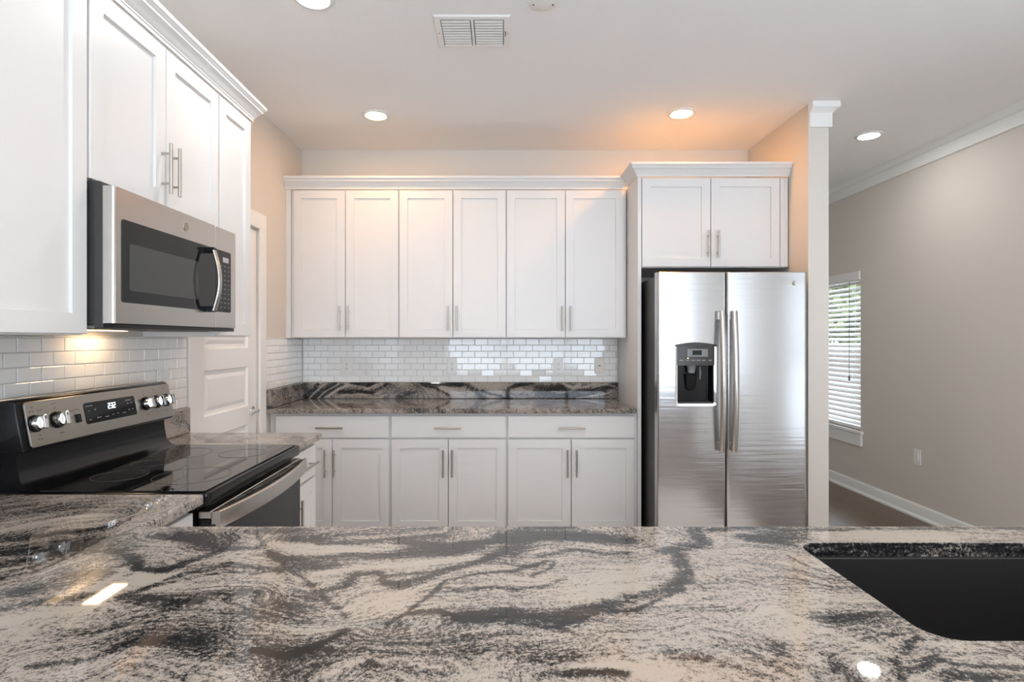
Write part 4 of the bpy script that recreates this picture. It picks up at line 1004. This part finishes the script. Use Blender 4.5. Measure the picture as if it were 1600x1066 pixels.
# ------------------------------------------------------------------ refrigerator
def refrigerator():
    r = root('refrigerator', 'stainless steel side-by-side refrigerator with ice and water dispenser', 'refrigerator', (0.945, 3.420, 0.0005))
    Wd = 0.905
    b = MB(); b.box(0.004, Wd-0.004, 0.075, 0.760, 0.02, 1.745)
    b.box(0.03, Wd-0.03, 0.09, 0.11, 0.0, 0.021); b.box(0.03, Wd-0.03, 0.70, 0.72, 0.0, 0.021)
    b.build('case', M['dark_grey'], r, bev=0.003)
    MB().box(0.010, 0.895, 0.040, 0.074, 0.018, 0.060).build('base_grille', M['charcoal'], r, bev=0.002)
    for x in (0.02, Wd-0.10): MB().box(x, x+0.08, 0.03, 0.14, 1.7455, 1.764).build('hinge_cover', M['charcoal'], r, bev=0.004)
    # doors with a softly bowed front and rounded vertical edges
    def front(x, x0, x1):
        t = (x-x0)/(x1-x0); y = 0.010-0.010*math.sin(math.pi*t)
        e = min(x-x0, x1-x); R = 0.014
        if e < R: y += R-math.sqrt(max(0, R*R-(R-e)**2))
        return y
    def door(x0, x1, z0, z1, hole=None):
        mb = MB()
        xs = [x0+0.014*(1-math.cos(a)) for a in [i*HPI/6 for i in range(7)]]
        xs += [x1-(q-x0) for q in xs]+[x0+(x1-x0)*i/24 for i in range(1, 24) if 0.014 < (x1-x0)*i/24 < x1-x0-0.014]
        zs = [z0, z0+0.004, z1-0.004, z1]
        if hole:
            xs += [hole[0], hole[1]]; zs += [hole[2], hole[3]]
        xs = sorted(set(round(q, 5) for q in xs)); zs = sorted(set(zs))
        n = len(xs)
        for z in zs:
            for x in xs: mb.v.append((x, front(x, x0, x1)+(0.004 if z in (z0, z1) else 0), z))
        for j in range(len(zs)-1):
            for i in range(n-1):
                if hole and hole[0]-1e-4 <= xs[i] and xs[i+1] <= hole[1]+1e-4 and hole[2]-1e-6 <= zs[j] and zs[j+1] <= hole[3]+1e-6: continue
                mb.f.append((j*n+i, j*n+i+1, (j+1)*n+i+1, (j+1)*n+i))
        k = len(zs); o = len(mb.v)
        mb.v += [(x0, 0.072, z0), (x1, 0.072, z0), (x1, 0.072, z1), (x0, 0.072, z1)]
        mb.f += [(o, o+3, o+2, o+1)]
        mb.f.append(tuple([o]+[o+1]+[i for i in range(n-1, -1, -1)]))
        mb.f.append(tuple([o+3]+[(k-1)*n+i for i in range(n)]+[o+2]))
        mb.f.append(tuple([o]+[j*n for j in range(k)]+[o+3]))
        mb.f.append(tuple([o+1, o+2]+[j*n+n-1 for j in range(k-1, -1, -1)]))
        return mb.build('door', M['fridge'], r, smooth=30)
    hx0, hx1, hz0, hz1 = 0.1135, 0.3400, 0.972, 1.325
    dl_ = door(0.0, 0.4140, 0.062, 1.768, (hx0, hx1, hz0, hz1))
    dr_ = door(0.4180, 0.9030, 0.062, 1.768)
    # dispenser
    fr = MB(); outer = rrect(hx0-0.009, hx1+0.009, hz0-0.012, hz1+0.004, 0.020); inner = rrect(hx0+0.004, hx1-0.004, hz0+0.004, hz1-0.004, 0.010)
    n = len(outer)
    for q, y in ((outer, 0.004), (outer, -0.0035), (inner, -0.0015), (inner, 0.020)): fr.v += [(u, y, v) for u, v in q]
    for i in range(3): fr.f += [(i*n+j, i*n+(j+1) % n, (i+1)*n+(j+1) % n, (i+1)*n+j) for j in range(n)]
    fr.build('dispenser_frame', M['chrome'], dl_, smooth=40)
    cv = MB(); zc = 1.205
    cv.v += [(hx0+0.002, 0.012, hz0+0.002), (hx1-0.002, 0.012, hz0+0.002), (hx1-0.002, 0.012, zc), (hx0+0.002, 0.012, zc),
             (hx0+0.016, 0.066, hz0+0.004), (hx1-0.016, 0.066, hz0+0.004), (hx1-0.016, 0.066, zc), (hx0+0.016, 0.066, zc)]
    cv.f += [(0, 1, 5, 4), (1, 2, 6, 5), (3, 0, 4, 7), (2, 3, 7, 6), (4, 5, 6, 7)]
    cv.build('dispenser_recess', M['black'], dl_)
    pts = []
    for i in range(13):
        x = hx0+0.001+(hx1-hx0-0.002)*i/12; pts.append((x, -0.006-0.006*math.sin(math.pi*i/12)))
    poly = pts+[(hx1-0.001, 0.018), (hx0+0.001, 0.018)]
    MB().prism(poly, lambda u, v, a: (u, v, a), zc, hz1-0.006).build('dispenser_panel', M['charcoal'], dl_, smooth=30)
    capp = [(u+(u-(hx0+hx1)/2)*0.10, v-0.004) for u, v in pts]+[(hx1+0.010, 0.006), (hx0-0.010, 0.006)]
    zs = [(0, 1.3195), (1, 1.325), (2, 1.331)]
    MB().sweep([[(u, v+k*0.001, z+(0.012*math.sin(math.pi*(u-hx0)/(hx1-hx0)) if k else 0.0)) for u, v in capp] for k, z in zs]).build('dispenser_cap', M['charcoal'], dl_, smooth=40)
    cx = (hx0+hx1)/2+0.006
    MB().prism(rrect(cx-0.060, cx+0.062, 1.258, 1.304, 0.003), lambda u, v, a: (u, a, v), -0.0145, -0.008).build('display_bezel', M['grey_plastic'], dl_)
    MB().prism(rrect(cx-0.030, cx+0.026, 1.268, 1.296, 0.003), lambda u, v, a: (u, a, v), -0.0155, -0.014).build('display', M['glass_black'], dl_)
    bt = MB()
    for i, x in enumerate((hx0+0.016, hx0+0.052, hx0+0.086, hx0+0.116, hx0+0.148, hx0+0.186)):
        bt.box(x, x+0.020, -0.0125 if 0 < i < 5 else -0.0095, -0.004, 1.232, 1.240)
    bt.build('button_printing', M['grey_plastic'], dl_)
    MB().box(hx0+0.060, hx0+0.067, -0.0135, -0.006, 1.246, 1.252).build('indicator', M['led'], dl_)
    nz = MB(); nz.lathe([(0.0, 0), (0.020, 0), (0.026, 0.03), (0.028, 0.045), (0, 0.045)], lambda x, y, h: (cx-0.02+x, 0.036+y*0.7, 1.158+h), 20)
    nz.build('dispenser_nozzle', M['grey_plastic'], dl_, smooth=40)
    pd = MB(); pd.prism([(cx-0.052, 1.150), (cx+0.014, 1.150), (cx+0.008, 1.060), (cx-0.020, 1.046), (cx-0.046, 1.060)], lambda u, v, a: (u, 0.052-(v-1.046)*0.15+a, v), -0.004, 0.004)
    pd.build('dispenser_paddle', M['glass_black'], dl_, bev=0.002)
    MB().tube([(cx+0.030, 0.030, 1.195), (cx+0.031, 0.026, 1.16), (cx+0.030, 0.028, 1.12)], [0.004, 0.0045, 0.003], 10).build('water_spout', M['grey_plastic'], dl_, smooth=50)
    MB().prism(rrect(hx0+0.010, hx1-0.010, 0.014, 0.062, 0.004), lambda u, v, a: (u, v, a), hz0+0.005, hz0+0.012).build('drip_tray', M['charcoal'], dl_)
    # bowed flat bar handles on brackets
    def handle(x, parent, yf):
        secs = []
        for i in range(33):
            t = i/32; z = 1.533+(0.690-1.533)*t; y = yf-0.036-0.026*math.sin(math.pi*t)
            secs.append([(x-0.018, y+0.005, z), (x-0.014, y-0.006, z), (x, y-0.009, z), (x+0.014, y-0.006, z), (x+0.018, y+0.005, z), (x, y+0.008, z)])
        h = MB().sweep(secs).build('handle', M['steel'], parent, smooth=60)
        for z in (1.505, 0.718):
            MB().box(x-0.013, x+0.013, yf-0.036, yf+0.004, z-0.026, z+0.026).build('handle_bracket', M['steel'], parent, bev=0.003)
    handle(0.377, dl_, front(0.377, 0, 0.414)); handle(0.450, dr_, front(0.450, 0.418, 0.903))
    ex, ez = 0.822, 1.699; ey = front(ex, 0.418, 0.903)
    e = MB(); e.lathe([(0, 0), (0.0135, 0), (0.0135, 0.0018), (0.0125, 0.0026), (0.0114, 0.0018), (0, 0.0018)], lambda x, y, h: (ex+x, ey-h+0.0006, ez+y), 28)
    e.tube([(ex-0.0025+0.006*math.cos(t), ey-0.0018, ez+0.0075*math.sin(t)) for t in [0.6+i*0.55 for i in range(10)]], 0.0008, 6)
    e.tube([(ex+0.0045+0.0032*math.cos(t), ey-0.0018, ez+0.0045*math.sin(t)) for t in [0.9+i*0.5 for i in range(10)]], 0.0007, 6)
    e.build('emblem', M['nickel'], dr_, smooth=40)
refrigerator()

# ------------------------------------------------------------------ outlets
def outlet(label, loc, rz, kind='duplex', m='plastic_white'):
    """local -y faces the room; loc = plate centre on the wall surface"""
    r = root('wall_outlet', label, 'outlet', (loc[0], loc[1], loc[2]-0.058), rz, 'electrical wall plates')
    fx = lambda u, v, a: (u, a, v)
    zc = 0.058
    p = MB().prism(rrect(-0.038, 0.038, zc-0.058, zc+0.058, 0.004), fx, -0.005, 0.0)
    p.build('cover_plate', M[m], r, bev=0.0018)
    if kind == 'duplex':
        for s in (-1, 1):
            c = MB().prism(rrect(-0.0165, 0.0165, zc+s*0.020-0.0135, zc+s*0.020+0.0135, 0.006), fx, -0.0068, -0.004).build('receptacle', M[m], r)
            q = MB(); z = zc+s*0.020
            q.box(-0.0075, -0.0050, -0.0071, -0.0066, z-0.002, z+0.006); q.box(0.0050, 0.0075, -0.0071, -0.0066, z-0.002, z+0.006)
            q.lathe([(0, 0), (0.003, 0), (0.003, 0.0004), (0, 0.0004)], lambda x, y, h: (x, -0.0067-h, z-0.008+y), 10)
            q.build('socket_slots', M['slot'], c)
        sc = (0.0,)
    elif kind == 'jack':
        MB().lathe([(0, 0), (0.005, 0), (0.005, 0.004), (0, 0.004)], lambda x, y, h: (x, -0.005-h, zc+y), 14).build('jack', M['slot'], r)
        sc = (0.042, -0.042)
    else:
        MB().prism(rrect(-0.0165, 0.0165, zc-0.033, zc+0.033, 0.003), fx, -0.008, -0.004).build('rocker', M[m], r, bev=0.001)
        sc = (0.048, -0.048)
    for dz in sc:
        MB().lathe([(0, 0), (0.0028, 0), (0.0028, 0.0007), (0, 0.0007)], lambda x, y, h: (x, -0.005-h, zc+dz+y), 10).build('screw', M['nickel'], r)
yt = YB-0.0095
for px, lab in ((-1.168, 'white duplex outlet on the tiles at the left end of the back counter'), (-0.367, 'white duplex outlet on the tiles above the middle of the back counter'),
                (0.439, 'white duplex outlet on the tiles left of the ivory plate')):
    outlet(lab, (px, yt, 1.158), 0)
outlet('ivory wall plate with a round jack on the tiles beside the refrigerator panel', (0.752, yt, 1.162), 0, 'jack', 'plastic_ivory')
outlet('white wall plate on the tiles behind the right end of the range', (XL+0.0095, 2.53, 1.175), HPI, 'rocker')
outlet('white outlet low on the right wall below and right of the window', (XR, 4.37, 0.462), -HPI, 'rocker')

rg = MB().box(-1.2, 2.9, -4.2, 0.30, 0.0006, 0.014).build('living_reflector', M['reflector'], None, bev=0.004)  # unseen, added to bounce light up to the ceiling
tag(rg, 'added large pale rug on the living room floor behind the peninsula', 'reflector')
rg = MB().box(-0.75, 1.80, 1.45, 3.20, 0.0006, 0.012).build('aisle_reflector', M['reflector'], None, bev=0.004)  # unseen, added to bounce light onto the lower cabinets
tag(rg, 'added unseen pale rug on the kitchen floor in the aisle between peninsula and refrigerator', 'reflector')
# ------------------------------------------------------------------ ceiling fittings
def downlight(x, y, label, lens='lamp'):
    r = root('recessed_light', label, 'ceiling light', (x, y, ZC), 0, 'lit round recessed ceiling lights')
    MB().lathe([(0.066, -0.0003), (0.088, -0.0003), (0.088, -0.004), (0.082, -0.009), (0.068, -0.010), (0.066, -0.007)], lambda a, b, h: (a, b, h), 48).build('trim_ring', M['plastic_white'], r, smooth=40)
    MB().lathe([(0.0, -0.0005), (0.0655, -0.0005), (0.0655, -0.006), (0.060, -0.0085), (0.0, -0.010)], lambda a, b, h: (a, b, h), 48).build('lens', M[lens], r, smooth=40)
downlight(-0.800, 3.655, 'lit recessed ceiling light above the back counter, left of the air vent', 'lamp_warm')
downlight(1.152, 3.625, 'lit recessed ceiling light in front of the cabinet above the refrigerator', 'lamp_amber')
downlight(-0.790, 2.400, 'lit recessed ceiling light cut by the top edge of the picture', 'lamp_strong')
downlight(2.600, 4.020, 'lit recessed ceiling light in the dining area right of the short wall')
downlight(0.050, 1.050, 'added unseen recessed fill light over the left half of the peninsula countertop', 'lamp_strong')  # this lamp and those below are unseen, added for more fill
downlight(1.100, 1.050, 'added unseen recessed fill light over the sink in the peninsula', 'lamp_strong')
downlight(0.400, 0.100, 'added unseen recessed fill light straight above the near edge of the peninsula', 'lamp_strong')
downlight(2.450, 1.500, 'added unseen recessed fill light over the passage right of the peninsula')
downlight(0.400, -1.600, 'added unseen recessed fill light in the living room behind the peninsula')

def vent():
    r = root('ceiling_vent', 'white rectangular louvered air vent in the ceiling', 'air vent', (-0.128, 2.670, ZC))
    w, h = 0.174, 0.142
    fr = MB()
    ring = [(w, h, -0.0004), (w, h, -0.003), (w-0.006, h-0.006, -0.008), (w-0.030, h-0.030, -0.008), (w-0.030, h-0.030, -0.0004)]
    secs = [[(-a, -b, c), (a, -b, c), (a, b, c), (-a, b, c)] for a, b, c in ring]
    for q in secs: fr.v += q
    for i in range(len(secs)-1): fr.f += [(i*4+j, i*4+(j+1) % 4, i*4+4+(j+1) % 4, i*4+4+j) for j in range(4)]
    fr.box(-0.006, 0.006, -h+0.030, h-0.030, -0.009, -0.0004)
    fr.build('frame', M['plastic_white'], r, bev=0.001)
    MB().box(-w+0.031, w-0.031, -h+0.031, h-0.031, -0.0012, -0.0004).build('duct_backing', M['duct'], r)
    for s in (-1, 1):
        mb = MB(); x0_, x1_ = sorted((s*0.010, s*(w-0.034)))
        for i in range(10):
            y = -h+0.038+i*0.0225
            mb.prism([(y, -0.0052), (y+0.010, -0.0088), (y+0.0115, -0.0092), (y+0.0115, -0.0104), (y+0.009, -0.0100), (y, -0.0068)], lambda u, v, a: (a, u, v), x0_, x1_)
        mb.build('louvers', M['plastic_white'], r)
    MB().box(w-0.024, w-0.020, -0.018, 0.018, -0.012, -0.008).build('damper_lever', M['slot'], r)
    for x in (-w+0.015, w-0.012): MB().lathe([(0, 0), (0.004, 0), (0.004, 0.001), (0, 0.001)], lambda a, b, c: (x+a, 0.0+b, -0.008-c), 10).build('screw', M['nickel'], r)
vent()
def cover():
    r = root('ceiling_cover_plate', 'round white blank cover plate on the ceiling at the top edge of the picture', 'cover plate', (0.183, 2.435, ZC))
    MB().lathe([(0, -0.0004), (0.061, -0.0004), (0.061, -0.003), (0.055, -0.006), (0, -0.0065)], lambda a, b, h: (a, b, h), 40).build('plate', M['plastic_white'], r, smooth=40)
    for x in (-0.042, 0.042): MB().lathe([(0, 0), (0.0042, 0), (0.0042, 0.001), (0, 0.001)], lambda a, b, c: (x+a, 0.01+b, -0.0066-c), 10).build('screw', M['slot'], r)
cover()
